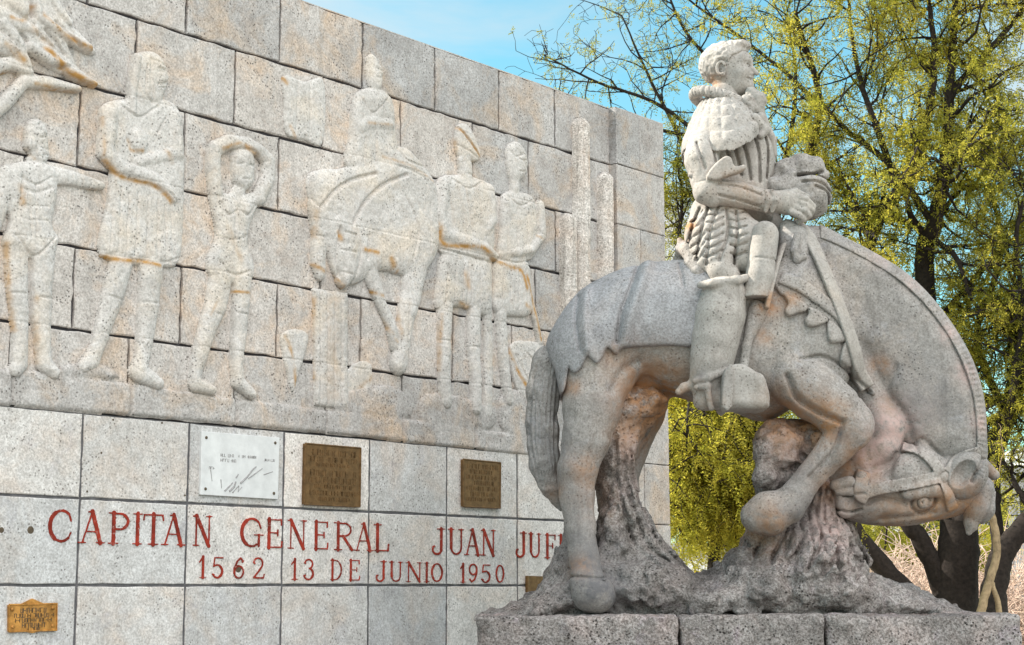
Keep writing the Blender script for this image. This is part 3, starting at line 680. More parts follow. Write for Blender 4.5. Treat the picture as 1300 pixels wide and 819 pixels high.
# drapery and wing forms at the top left
r = Relief(-90, -40, 135, 150)
r.pol([(-60, -30), (40, -30), (78, 20), (118, 62), (112, 70), (84, 52), (96, 84), (128, 110), (104, 104), (70, 92), (34, 70), (8, 50), (-40, 60)], 0.09, 16)
r.lim([(16, 6, 16), (24, 14, 12)], 0.15).lim([(40, 6, 8), (46, 24, 8), (78, 46, 9), (108, 62, 7)], 0.14).lim([(56, 66, 8), (84, 92, 8), (116, 108, 5)], 0.13)
r.lim([(-10, 50, 18), (18, 62, 14), (30, 84, 9)], 0.12)
r.lim([(-20, 150, 12), (6, 130, 10), (28, 104, 9), (60, 106, 9), (96, 114, 5)], 0.11)
r.cut([(36, -10), (36, 22)], 3, .05).cut([(20, 40), (40, 66), (74, 88)], 3, .04).cut([(54, 40), (78, 70)], 3, .03).cut([(66, 30), (98, 62)], 2.5, .03).cut([(-10, 70), (10, 84)], 3, .03)
r.lim([(-5, 18, 12), (14, 30, 12), (40, 40, 9)], 0.13).lim([(0, 30, 10), (12, 46, 9), (16, 64, 7)], 0.14).lim([(58, -8, 9), (70, 14, 8), (84, 30, 6)], 0.12).lim([(36, 62, 9), (58, 78, 8), (80, 84, 5)], 0.15).lim([(-20, 88, 12), (10, 82, 9), (34, 92, 7)], 0.11)
for q in range(6): r.cut([(30+q*9, 26+q*6), (40+q*10, 44+q*7), (52+q*10, 52+q*8)], 1.3, .014)
for q in range(5): r.cut([(-4+q*9, 40+q*7), (8+q*9, 58+q*6)], 1.3, .014)
r.och([(50, 22), (76, 46), (110, 64)], 3.5, 1.1).och([(54, 64), (80, 92), (116, 110)], 4, 1.2).och([(8, 24), (24, 28), (36, 10)], 3, 1).och([(2, 58), (24, 78)], 4, .9).och([(40, 108), (80, 118), (100, 114)], 3, .9).och([(26, 126), (48, 122)], 3, .9).och([(0, 95), (10, 97)], 4, .9).och([(36, 40), (60, 60)], 5, .5)
r.build('relief_drapery', 'swirling drapery carved in the top left corner')
# the carved ground under the figures
r = Relief(-90, 455, 780, 600, 0.014)
r.pol([(-300, 430), (0, 468), (70, 474), (165, 487), (230, 497), (300, 506), (415, 521), (520, 533), (680, 556), (790, 575), (800, 597), (651, 575.4), (473, 556), (364, 544.5), (241, 533.5), (0, 514), (-300, 488)], 0.045, 6, sm=0)
r.pol([(75, 466), (120, 460), (150, 480), (80, 478)], 0.06, 10).pol([(636, 500), (690, 500), (700, 560), (640, 550)], 0.05, 12).pol([(430, 500), (500, 490), (520, 530), (430, 525)], 0.05, 14).pol([(540, 500), (620, 515), (620, 545), (540, 540)], 0.05, 14)
for px, y0, y1 in ((14, 468, 518), (165, 480, 532), (298, 500, 545), (413, 515, 555), (510, 528, 562), (602, 540, 574), (690, 550, 585)): r.cut([(px, y0), (px+.5, y1)], 1.6, .035)
r.build('relief_ledge', None, M_block)

# ------------------------------------------------------------------ painted letters, cut as small solids
def arc(cx, cy, rx, ry, a0, a1, n=12): return [(cx+rx*math.cos(math.radians(a0+(a1-a0)*i/n)), cy+ry*math.sin(math.radians(a0+(a1-a0)*i/n))) for i in range(n+1)]
T_, t_ = 0.085, 0.035       # thick and thin stroke half widths relative to cap height
def sf(x, y, w_=0.14): return ([(x-w_, y), (x+w_, y)], 0.028)
G = {  # glyphs on a unit-high box, x scaled to the box width (0..1)
 'C': [(arc(.55, .5, .45, .47, 50, 310, 20), .055), (arc(.50, .5, .42, .45, 120, 240, 10), T_), ([(.84, .86), (.93, .66)], .04), ([(.84, .14), (.93, .30)], .035)],
 'A': [([(.5, 1), (.12, 0)], t_), ([(.5, 1), (.86, 0)], T_), ([(.25, .36), (.72, .36)], .03), sf(.12, .015), sf(.86, .015, .17), ([(.35, .98), (.5, .98)], .03)],
 'P': [([(.22, 0), (.22, 1)], T_), ([(.22, .97), (.55, .97)]+arc(.55, .72, .36, .25, 90, -90)+[(.22, .47)], .045), sf(.22, .015, .22), sf(.2, .985, .2), (arc(.55, .72, .34, .22, 60, -60, 8), .06)],
 'I': [([(.5, 0), (.5, 1)], T_), sf(.5, .015, .45), sf(.5, .985, .45)],
 'T': [([(.5, 0), (.5, 1)], T_), ([(.02, .97), (.98, .97)], .035), ([(.04, .97), (.0, .80)], .035), ([(.96, .97), (1, .80)], .035), sf(.5, .015, .24)],
 'N': [([(.16, 0), (.16, 1)], t_), ([(.16, 1), (.84, 0)], T_), ([(.84, 0), (.84, 1)], t_), sf(.16, .015), sf(.84, .985), sf(.1, .985, .1)],
 'G': [(arc(.52, .5, .45, .47, 50, 300, 20), .05), (arc(.48, .5, .42, .45, 120, 240, 10), T_), ([(.82, .86), (.92, .66)], .04), ([(.84, .06), (.84, .42)], .06), sf(.84, .42, .2)],
 'E': [([(.2, 0), (.2, 1)], T_), ([(.1, .975), (.9, .975)], .032), ([(.2, .52), (.7, .52)], .032), ([(.1, .025), (.92, .025)], .032), ([(.9, .98), (.9, .80)], .04), ([(.92, .02), (.95, .22)], .04), ([(.7, .62), (.7, .42)], .035)],
 'F': [([(.25, 0), (.25, 1)], T_), ([(.1, .975), (.9, .975)], .032), ([(.2, .52), (.7, .52)], .032), ([(.9, .98), (.9, .78)], .04), ([(.7, .62), (.7, .42)], .035), sf(.25, .015, .2)],
 'R': [([(.2, 0), (.2, 1)], T_), ([(.2, .97), (.5, .97)]+arc(.5, .74, .34, .23, 90, -90)+[(.2, .51)], .045), ([(.45, .5), (.9, .02)], T_*.9), sf(.2, .015, .18), sf(.18, .985, .18), sf(.92, .015, .12)],
 'L': [([(.25, 0), (.25, 1)], T_), ([(.1, .025), (.92, .025)], .035), ([(.92, .02), (.96, .26)], .045), sf(.25, .985, .22)],
 'J': [([(.72, 1), (.72, .2)]+arc(.42, .17, .30, .17, 0, -180, 10)+[(.14, .26)], .055), ([(.72, 1), (.72, .15)], T_), sf(.7, .985, .25), ([(.14, .28), (.24, .30)], .05)],
 'U': [([(.18, 1), (.18, .3)]+arc(.5, .3, .32, .28, 180, 360, 12)+[(.82, 1)], .045), ([(.18, 1), (.18, .25)], T_), sf(.18, .985, .17), sf(.82, .985, .15)],
 'D': [([(.22, 0), (.22, 1)], T_), ([(.1, .97), (.4, .97)]+arc(.4, .5, .5, .47, 90, -90, 14)+[(.1, .03)], .04), (arc(.4, .5, .48, .45, 50, -50, 10), .06)],
 'O': [(arc(.5, .5, .40, .46, 0, 360, 26), .05), (arc(.5, .5, .38, .42, 130, 230, 8), .075), (arc(.5, .5, .38, .42, -50, 50, 8), .075)],
 '1': [([(.55, 0), (.55, 1)], T_), ([(.55, .98), (.1, .74)], .045), sf(.55, .015, .42)],
 '5': [([(.85, .96), (.25, .96), (.18, .56)], .04), ([(.18, .56)]+arc(.46, .32, .38, .30, 120, -150, 16), .055), (arc(.46, .32, .36, .28, 60, -60, 8), .08), ([(.1, .18), (.2, .16)], .06)],
 '6': [(arc(.5, .3, .36, .28, 0, 360, 20), .055), ([(.82, .82), (.62, .96), (.36, .80), (.17, .52), (.15, .30)], .055), ([(.16, .5), (.15, .25)], .075), ([(.78, .78), (.84, .84)], .06)],
 '2': [(arc(.46, .72, .36, .26, 170, -30, 14)+[(.5, .34), (.12, .06)], .055), ([(.12, .05), (.9, .05)], .05), ([(.9, .05), (.95, .22)], .04), ([(.12, .76), (.2, .72)], .06)],
 '3': [(arc(.46, .76, .32, .22, 160, -80, 12), .055), (arc(.46, .29, .38, .27, 80, -160, 14), .055), (arc(.46, .29, .36, .25, 50, -50, 8), .08), ([(.12, .2), (.2, .22)], .06), ([(.14, .82), (.22, .78)], .05)],
 '9': [(arc(.5, .7, .36, .28, 0, 360, 20), .055), ([(.86, .70), (.82, .42), (.62, .16), (.36, .04), (.18, .16)], .055), ([(.85, .75), (.83, .5)], .075)],
 '0': [(arc(.5, .5, .36, .46, 0, 360, 24), .05), (arc(.5, .5, .35, .43, 140, 220, 8), .07), (arc(.5, .5, .35, .43, -40, 40, 8), .07)],
}
def glyph_mesh(ch, s0, s1, z0, z1, d0, th=0.006, res=0.0045):
    H = z1-z0; W_ = s1-s0; m = 0.025
    xs = np.arange(s0-m-W_*.1, s1+m+W_*.1, res); zs = np.arange(z0-m, z1+m, res); ys = np.array([-2.5, -1, 0, 1, 2.5])
    X, Z = np.meshgrid(xs, zs, indexing='ij'); D = np.full(X.shape, 1.0)
    for pl, hw in G[ch]:
        P = [(s0+a*W_, z0+b*H) for a, b in pl]
        D = np.minimum(D, line_d(X, Z, P)-hw*H*0.82)
    D = D+0.0015*vnoise(X*60, Z*60, X*0+s0*7)
    # marching on a thin slab: front plate plus side walls
    ins = D < 0
    q = ins[:-1, :-1] & ins[1:, :-1] & ins[1:, 1:] & ins[:-1, 1:]
    f = Field.__new__(Field); f.h = res
    f.lo = np.array([xs[0], 0, zs[0]]); F3 = np.stack([np.full(D.shape, 0.01), D, D, np.full(D.shape, 0.01)], 1)
    V, Fc = Field.mesh(f, np.pad(F3, ((1, 1), (1, 1), (1, 1)), constant_values=0.01).astype(np.float32))
    V = V-res   # padding shift
    yy = V[:, 1]/res                                     # 0.5 .. 2.5 slab
    dep = np.where(yy < 1.5, th, -0.004)
    Vw = np.array([wp(a, c, d0+e) for a, c, e in zip(V[:, 0], V[:, 2], dep)])
    return Vw, Fc
def text_part(name, items, parent, d0=0.006, mat=None):
    Vs, Fs, n = [], [], 0
    for ch, x0, x1, yt, yb in items:
        a = onwall(x0, (yt+yb)/2, d0); b = onwall(x1, (yt+yb)/2, d0); xm = (x0+x1)/2
        zt, zb = onwall(xm, yt, d0)[1], onwall(xm, yb, d0)[1]
        V, F = glyph_mesh(ch, a[0], b[0], zb, zt, d0); Vs.append(V); Fs.append(F+n); n += len(V)
    return np_mesh(name, np.vstack(Vs), np.vstack(Fs), mat or M_red, parent, smooth=False)
def ln(x, P):
    return np.interp(x, [p[0] for p in P], [p[1] for p in P])
T1 = [(60, 646), (150, 651), (300, 656.5), (405, 662), (485, 666), (555, 671), (620, 673), (680, 677.5), (740, 681)]
B1 = [(60, 688), (150, 690.5), (300, 694), (405, 697.5), (485, 700), (555, 703.5), (620, 705.3), (680, 707.8), (740, 710)]
NAME = [('C', 60.5, 92), ('A', 101, 132), ('P', 138, 165), ('I', 168.5, 180.5), ('T', 182, 207), ('A', 206, 234), ('N', 245, 269), ('G', 305, 333), ('E', 337, 359), ('N', 365, 389), ('E', 397, 417), ('R', 424, 449), ('A', 450, 473), ('L', 474, 494),
        ('J', 547, 565), ('U', 569, 589), ('A', 590, 609.5), ('N', 611, 629), ('J', 653.5, 669), ('U', 671, 687), ('F', 691, 706), ('R', 709, 724)]
def words(items, ends, T, B):
    i = 0
    for n in ends:
        for c, a, b in items[i:i+n]: text_part('painted_letter', [(c, a, b, ln((a+b)/2, T), ln((a+b)/2, B))], wall)
        i += n
words(NAME, (7, 7, 4, 4), T1, B1)
T2 = [(250, 706.5), (330, 708), (370, 709.5), (450, 711), (500, 713.3), (560, 715), (640, 717)]
B2 = [(250, 733.5), (330, 735), (370, 736), (450, 737), (500, 738.4), (560, 739), (640, 740)]
DATE = [('1', 252, 262), ('5', 268, 285), ('6', 295, 311), ('2', 320, 336), ('1', 369, 378), ('3', 384, 400), ('D', 418, 435), ('E', 442, 457), ('J', 476, 491), ('U', 494, 511), ('N', 515, 536), ('I', 538, 545), ('O', 546, 563), ('1', 584, 591), ('9', 594, 607), ('5', 610, 624), ('0', 628, 641)]
words(DATE, (4, 2, 2, 5, 4), T2, B2)

# ------------------------------------------------------------------ plaques on the wall
def wall_plate(pxs, d0, thick, mb):
    """plate with the four photographed corners, standing on the wall"""
    Q = [onwall(*p, d0+thick) for p in pxs]
    V = [wp(a, b, d0) for a, b in Q]+[wp(a, b, d0+thick) for a, b in Q]
    mb.add(V, [(4, 5, 6, 7), (0, 1, 5, 4), (1, 2, 6, 5), (2, 3, 7, 6), (3, 0, 4, 7)])
    return Q
def scribble(Q, rows, d, mb, seed, hgt=0.5, cover=0.8, slim=0.065):
    """rows of small worn raised characters, far too small to read: short upright and level strokes"""
    rr = random.Random(seed); Q = [np.array(q) for q in Q]
    def P(u, v): a = Q[0]+(Q[1]-Q[0])*u; b = Q[3]+(Q[2]-Q[3])*u; return a+(b-a)*v
    Ww = np.linalg.norm(Q[1]-Q[0]); Hh = np.linalg.norm(Q[3]-Q[0])
    for v, u0, u1, ch in rows:
        u = u0; hh = ch/Hh
        while u < u1:
            cw = ch*rr.uniform(0.45, 0.75)/Ww
            if rr.random() < 0.13: u += cw; continue
            a = P(u, v); b = P(u+cw, v+hh)
            for q in range(2):
                x = a[0]+(b[0]-a[0])*rr.choice((0.0, 0.9)); s = ch*slim
                wbox(mb, x-s, x+s, min(a[1], b[1]), max(a[1], b[1]), d-0.001, d+0.0025)
            zz = a[1]+(b[1]-a[1])*rr.choice((0.0, 0.5, 1.0)); s = ch*slim
            wbox(mb, min(a[0], b[0]), max(a[0], b[0]), zz-s, zz+s, d-0.001, d+0.0022)
            u += cw*1.45
def bolts(Q, d, parent, mat, inset=0.045, r=0.012):
    for i, (sx, sy) in enumerate(((1, -1), (-1, -1), (-1, 1), (1, 1))):
        b = MB(); c = np.array(Q[i])+np.array([sx*inset, sy*inset])
        b.tube([wp(*c, d-0.004), wp(*c, d+0.004), wp(*c, d+0.008)], [r, r, r*0.5], 10)
        b.build('bolt', mat, parent)
def plaque(name, label, px, mat, thick, line_mat, rows, seed, bolt=None, frame=False, group=None):
    c = onwall(sum(p[0] for p in px)/4, max(p[1] for p in px))
    t = thing(name, label, 'plaque', tuple(wp(*c, 0.01)), group)
    mb = MB(); Q = wall_plate(px, 0.004, thick, mb); mb.build('plate', mat, t, bevel=0.003)
    d = 0.004+thick
    if rows:
        for q, row in enumerate(rows):
            lm = MB(); scribble(Q, [row], d, lm, seed*20+q); lm.build('text_line', line_mat, t)
    if bolt: bolts(Q, d, t, bolt)
    if frame:
        fm = MB(); q = [np.array(a) for a in Q]; k = 0.012
        for a, b in zip(q, q[1:]+q[:1]):
            fm.tube([wp(*a, d), wp(*b, d)], [k*0.6]*2, 6)
        fm.build('rim', mat, t)
    return t, Q, d
mt, MQ, Md = plaque('marble_plaque', 'white marble plaque with grey engraving and four dark bolts', [(256, 547.5), (355, 555.5), (353, 634), (254.5, 628)], M_marble, 0.025, M_greyline,
       [(.33, .24, .42, .022), (.33, .46, .70, .02), (.41, .24, .46, .022), (.36, .80, .94, .018), (.55, .10, .16, .02)], 3, bolt=M_darkline)
def mq(u, v): a = np.array(MQ[0])*(1-u)+np.array(MQ[1])*u; b = np.array(MQ[3])*(1-u)+np.array(MQ[2])*u; return a*(1-v)+b*v
for (pp, w_) in (([(.30, .92), (.36, .84), (.40, .78)], .008), ([(.36, .92), (.42, .84), (.44, .76)], .010), ([(.40, .94), (.48, .82), (.47, .92), (.52, .84)], .006), ([(.50, .78), (.58, .68), (.66, .54), (.70, .50)], .009), ([(.60, .70), (.70, .60), (.78, .52)], .006), ([(.44, .70), (.47, .64)], .006), ([(.25, .74), (.26, .88)], .005), ([(.80, .62), (.92, .56)], .004), ([(.12, .6), (.14, .78)], .004)):
    dm = MB(); dm.tube([wp(*mq(*a), Md) for a in pp], [w_*(1-.5*i/len(pp)) for i in range(len(pp))], 5); dm.build('engraved_leaf', M_greyline, mt)
plaque('bronze_plaque', 'larger brown bronze plaque with worn raised lettering', [(387.5, 563), (458, 569), (457, 643.5), (386, 640)], M_bronze, 0.03, M_bronze,
       [(.08, .1, .92, .045), (.20, .06, .94, .04), (.30, .2, .8, .028), (.42, .1, .9, .045), (.54, .08, .92, .045), (.66, .18, .85, .03), (.76, .06, .95, .035), (.87, .25, .8, .03)], 4, frame=True)
plaque('bronze_plaque', 'smaller brown bronze plaque with worn raised lettering', [(588, 583), (635.5, 587.5), (635, 645), (588, 643)], M_bronze, 0.03, M_bronze,
       [(.08, .12, .88, .04), (.2, .2, .8, .035), (.32, .1, .9, .035), (.44, .18, .82, .035), (.56, .1, .9, .035), (.68, .2, .8, .035), (.8, .1, .9, .03)], 6, frame=True)
plaque('bronze_plaque', 'small brown plaque half hidden behind the rock base', [(670, 731), (700, 732), (700, 752), (670, 752)], M_bronze, 0.03, M_bronze, [], 6)
bt, BQ, Bd = plaque('brass_plaque', 'small shiny brass plaque with a scalloped outline and dark lettering', [(11, 768), (72, 766.5), (71.5, 800), (11, 802)], M_brass, 0.02, M_darkline,
       [(.14, .25, .75, .030), (.34, .12, .90, .026), (.52, .14, .88, .026), (.70, .28, .75, .030), (.87, .38, .62, .020)], 8)
ex = MB()
for P in ([(26, 767.5), (41, 760), (57, 766.7)], [(26, 801.3), (41, 803.8), (57, 800.6)]):
    Q = [onwall(*p, .02) for p in P]; ex.add([wp(*q, .004) for q in Q]+[wp(*q, .022) for q in Q], [(3, 4, 5), (5, 4, 3), (0, 1, 4, 3), (1, 2, 5, 4)])
ex.tube([wp(*onwall(11, 768, .02), .024), wp(*onwall(72, 766.5, .02), .024), wp(*onwall(71.5, 800, .02), .024), wp(*onwall(11, 802, .02), .024), wp(*onwall(11, 768, .02), .024)], [.007]*5, 6)
ex.build('scalloped_edge', M_brass, bt)
bolts(BQ, Bd, bt, M_brass, 0.03, 0.013)
# old fixing holes and iron pins in the tiles
pin = MB()
for x, y, r in ((1, 673, .02), (38, 673, .026), (302, 722, .026)):
    c = onwall(x, y); pin.tube([wp(*c, 0.003), wp(*c, 0.008), wp(*c, 0.010)], [r*1.25, r, r*.45], 12)
for x, y in ((107, 778), (145, 780), (185, 780), (225, 781), (143, 533), (205, 537), (110, 624), (234, 629), (370, 575), (128, 575)):
    c = onwall(x, y); pin.tube([wp(*c, 0.004), wp(*c, 0.0075)], [.008, .008], 8)
pin.build('fixing_pin', M_darkline, wall)

# ------------------------------------------------------------------ plinth
PF = 11.75
pl, prx = atY(605, 779, PF), atY(1298, 784, PF)
PT = (pl[2]+prx[2])/2
plinth = thing('plinth', 'long rough grey stone plinth under the statue', 'plinth', ((pl[0]+prx[0])/2, PF+0.85, 0))
blk = MB(); rb.seed(5)
jx = [pl[0], atY(862, 800, PF)[0], atY(1048, 800, PF)[0], prx[0]]
def rock_box(name, x0, x1, y0, y1, z0, z1, mat, parent, h=0.022, am=0.014):
    f = Field((x0-.06, y0-.06, z0-.06), (x1+.06, y1+.06, z1+.06), h)
    X, Y, Z = f.x[:, None, None], f.y[None, :, None], f.z[None, None, :]
    r = 0.018
    qx = np.abs(X-(x0+x1)/2)-(x1-x0)/2+r; qy = np.abs(Y-(y0+y1)/2)-(y1-y0)/2+r; qz = np.abs(Z-(z0+z1)/2)-(z1-z0)/2+r
    f.f = (np.sqrt(np.maximum(qx, 0)**2+np.maximum(qy, 0)**2+np.maximum(qz, 0)**2)+np.minimum(np.maximum(np.maximum(qx, qy), qz), 0)-r).astype(np.float32)
    g = random.Random(int(x0*100))
    for q in range(int((x1-x0)*9)):
        cx = g.uniform(x0, x1); rr_ = g.uniform(.012, .05); f.ell((cx, y0-rr_*.35, z1+rr_*.2), (rr_*1.5, rr_*.9, rr_*.7), k=.01, sub=True)
    f.rough([(5, am), (14, am*0.9), (30, am*0.7)], x0*3)
    V, F = f.mesh(); return np_mesh(name, V, F, mat, parent, attrs={'tint': np.full(len(V), rb.uniform(-.3, .3))})
for a, b in zip(jx[:-1], jx[1:]): rock_box('cap_block', a+.001, b-.001, PF, PF+1.75, PT-0.42, PT, M_plinth, plinth)
bm_ = MB(); bm_.box(((pl[0]+prx[0])/2, PF+.875, (PT-.43)/2), ((prx[0]-pl[0])/2-.06, .80, (PT-.43)/2)); bm_.build('plinth_body', M_plinth, plinth)

# ------------------------------------------------------------------ the statue: one carved block -> parts
statue = thing('equestrian_statue', 'grey stone statue of a man riding a horse with lowered head', 'statue', (1.9, Y0, PT))
def part(name, f, mat, parent, label=None, field=None, st=1.0, tint=0.0):
    V, F = f.mesh(field)
    a = stains(V, st); a['tint'] = np.full(len(V), tint)
    o = np_mesh(name, V, F, mat, parent, attrs=a)
    if label: o['label'] = label
    return o
HH = 0.010
b0, b1 = pt(655, 800), pt(1285, 270)
hf = Field((b0[0], Y0-0.72, PT-0.05), (b1[0], Y0+0.62, b1[2]), HH)
# barrel and rump
hf.poly(P2([(697, 440), (712, 402), (735, 375), (762, 357.5), (790, 345.5), (830, 337.5), (880, 334), (960, 326), (1020, 312), (1060, 360), (1085, 430), (1075, 475), (1040, 492), (1000, 522), (970, 536), (930, 522), (880, 511), (845, 500), (812, 488), (775, 500), (745, 520), (716, 510), (700, 475)]), Y0, 0.50, 0.44, bl=12)
# neck: a great flat arc
hf.poly(P2([(990, 300), (1035, 288), (1068, 303), (1110, 325), (1150, 351), (1184, 385), (1213, 425), (1234, 466), (1246, 510), (1249, 555), (1248, 590), (1215, 604), (1180, 592), (1146, 570), (1122, 540), (1104, 500), (1084, 460), (1040, 440), (990, 400)]), Y0, 0.29, 0.25, k=0.07, bl=8)
# shoulder bulge + chest
hf.ell(pt(1020, 455, -.24), (.36, .20, .38), k=.10)
hf.ell(pt(760, 455, -.24), (.30, .24, .42), k=.10)
# head, thrust back towards the knees
hf.poly(P2([(1240, 588), (1205, 580), (1170, 566), (1148, 572), (1122, 590), (1094, 596), (1072, 604), (1060, 616), (1059, 640), (1066, 655), (1090, 664.5), (1122, 668.5), (1156, 667.5), (1190, 661), (1222, 652), (1246, 630)], dy=-.14), Y0-.12, .20, .15, k=.03, bl=5)
hf.ell(pt(1160, 598, -.30), (.16, .06, .13), k=.06)                    # jowl
hf.chain(C((1068, 622, 12), (1074, 646, 13), dy=-.24), k=.03)
# rear legs
hf.chain(C((762, 470, 46, -.22), (752, 515, 38, -.30), (744, 555, 30, -.34), (733, 595, 24, -.36), (733, 630, 21, -.36), (737, 670, 18.5, -.40), (741, 705, 18, -.45), (744, 722, 20, -.48)), k=.035)
hf.chain(C((746, 738, 22, -.52), (752, 752, 25, -.54), (758, 754, 24, -.54)), k=.03)
hf.chain(C((818, 470, 46, .1), (812, 520, 32, .2), (795, 570, 26, .24), (785, 620, 22, .26), (790, 700, 20, .26)), k=.05)
# raised near foreleg
hf.chain(C((1006, 478, 38, -.34), (1036, 500, 36, -.41), (1060, 518, 32, -.44), (1082, 540, 29, -.45)), k=.018)
hf.chain(C((1080, 546, 27, -.45), (1058, 572, 21, -.44), (1032, 602, 18, -.43), (1012, 628, 19, -.42), (1000, 642, 21, -.42), (975, 652, 27, -.42), (962, 656, 22, -.42)), k=.025)
# far foreleg, bent behind it
hf.chain(C((1078, 455, 40, .0), (1108, 505, 22, -.08), (1126, 545, 21, -.14), (1122, 568, 20, -.14), (1096, 588, 15, -.12), (1060, 610, 13, -.05)), k=.03)
# carving lines
hf.engrave(P2([(985, 488), (998, 516), (1028, 536), (1048, 545)], closed=False), .018, .045, yhi=Y0-.1)
hf.engrave(P2([(1052, 545), (1040, 580), (1012, 612)], closed=False), .015, .03, yhi=Y0-.1)
hf.engrave(P2([(772, 505), (785, 480), (805, 466)], closed=False), .03, .03, yhi=Y0)
hf.engrave(P2([(752, 560), (742, 600), (746, 660)], closed=False), .012, .012, yhi=Y0)
hf.engrave(P2([(1150, 578), (1160, 560), (1190, 585)], closed=False), .012, .02, yhi=Y0)
hf.engrave(P2([(1060, 632), (1085, 630)], closed=False), .008, .03, yhi=Y0)
hf.engrave(P2([(722, 733), (760, 735), (772, 728)], closed=False), .010, .02, yhi=Y0)
hf.engrave(P2([(1000, 468), (1030, 463), (1062, 476), (1096, 502)], closed=False), .012, .03, yhi=Y0-.1)
hf.engrave(P2([(1172+15*math.cos(t)-3*math.sin(t), 637+13.5*math.sin(t)) for t in np.linspace(0, 2*math.pi, 14)], dy=-.3, closed=False, sm=0), .011, .034, yhi=Y0-.2)
hf.engrave(P2([(1128, 470), (1120, 500), (1140, 530), (1150, 560)], closed=False), .02, .02, yhi=Y0)
hf.engrave(P2([(1060, 520), (1080, 510)], closed=False), .01, .008, yhi=Y0)
# cheek, nostril, lips
hf.ell(pt(1110, 622, -.28), (.16, .05, .06), k=.05)
hf.chain(C((1150, 628, 6, -.35), (1185, 622, 7, -.35), (1200, 628, 6, -.33)), k=.03)
hf.ell(pt(1072, 628, -.37), (.022, .05, .03), k=.012, sub=True)
hf.engrave(P2([(1120, 658), (1150, 656), (1185, 650)], dy=-.3, closed=False), .02, .018, yhi=Y0-.2)
hf.engrave(P2([(1100, 640), (1118, 632), (1150, 640)], dy=-.3, closed=False), .016, .018, yhi=Y0-.2)
hf.engrave(P2([(1062, 646), (1078, 650), (1094, 646)], dy=-.3, closed=False), .008, .03, yhi=Y0-.2)
hf.engrave(P2([(1140, 574), (1134, 592), (1120, 604)], dy=-.3, closed=False), .014, .02, yhi=Y0-.2)
# eye socket
ey = pt(1172, 637, -.33)
hf.ell(ey, (.05, .05, .055), k=.02, sub=True); hf.ell(pt(1172, 637, -.30), (.034, .03, .042), k=.008)
H0 = hf.f.copy()
hf.rough([(3, .011), (11, .005), (27, .0032)])
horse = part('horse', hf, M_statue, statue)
f = Field(ey-np.array([.12, .14, .12]), ey+np.array([.12, .12, .12]), .005)
f.ell(pt(1172, 637, -.335), (.040, .030, .052)); f.ell(pt(1171, 638, -.368), (.011, .02, .013), k=.004, sub=True)
part('eye', f, M_statue, horse)
# near ear (open towards the viewer) and the other ear, pointing down
f = Field(pt(1175, 690, -.6), pt(1285, 570, .3), .008)
A = np.array([[.62, 0, .78], [0, 1, 0], [-.78, 0, .62]])
f.ell(pt(1226, 604, -.30), (.19, .13, .15), ax=A); f.ell(pt(1224, 601, -.45), (.135, .12, .080), ax=A, k=.012, sub=True)
f.engrave(P2([(1216, 616), (1232, 586)], closed=False), .014, .03, yhi=Y0-.2)
for q in range(6): f.engrave(P2([(1219+q*3.6, 606-q*4), (1228+q*3.2, 610-q*4)], closed=False, sm=0), .006, .008, yhi=Y0-.2)
f.chain(C((1246, 590, 10, -.15), (1262, 603, 7, -.13)), k=.03)
part('ear', f, M_statue, horse)
f = Field(pt(1185, 700, -.6), pt(1285, 570, .3), .009)
f.chain(C((1240, 625, 24, -.16), (1242, 645, 20, -.18), (1234, 664, 10, -.18), (1230, 676, 4, -.18)), k=.02)
f.engrave(P2([(1255, 618), (1246, 645), (1233, 670)], closed=False), .012, .02, yhi=Y0-.15)
part('ear', f, M_statue, horse)
# tail
f = Field(pt(655, 665, -.5), pt(730, 400, .5), .011)
f.chain(C((712, 440, 14), (697, 462, 22), (689, 500, 21), (688, 545, 20), (690, 585, 19), (699, 615, 15), (708, 636, 8), (712, 646, 4), dy=-.12), k=.03)
for q in range(-3, 4): f.engrave(P2([(705+q*3, 435), (692+q*5, 490), (688+q*5, 560), (697+q*3.5, 620)], closed=False), .010, .018)
f.rough([(9, .012), (24, .007)])
part('tail', f, M_statue, horse, st=.6, tint=-.3)
# drapery follows the body: body field grown by the cloth's thickness, kept inside the cloth's outline
def drape(name, outline, thick, mat, parent, sm=3, lo=None, folds=(), label=None, inner=0.03, tint=0.0, yhi=None, rough=None, bl=0):
    P = outline if isinstance(outline, np.ndarray) else P2(outline, dy=-.3, sm=sm)
    d2 = poly_d(hf.X2, hf.Z2, P)
    if bl: d2 = blur(d2, bl)
    th = np.full(d2.shape, thick)
    for fp, w_, a in folds: th = th+a*np.exp(-(line_d(hf.X2, hf.Z2, P2(fp, dy=-.3, closed=False))/w_)**2)
    shell = H0-th[:, None, :].astype(np.float32)
    r = 0.02
    a, b = np.maximum(d2[:, None, :].astype(np.float32)+r, 0), np.maximum(shell+r, 0)
    F_ = np.sqrt(a*a+b*b)-r+np.minimum(np.maximum(d2[:, None, :].astype(np.float32)+r, shell+r), 0)
    F_ = np.maximum(F_, -(H0+inner))
    if yhi is not None: F_[:, hf.y > yhi, :] = 1
    if rough:
        keep = hf.f; hf.f = F_; hf.rough(rough, 3.1); F_ = hf.f; hf.f = keep
    return part(name, hf, mat, parent, label, field=F_, tint=tint)
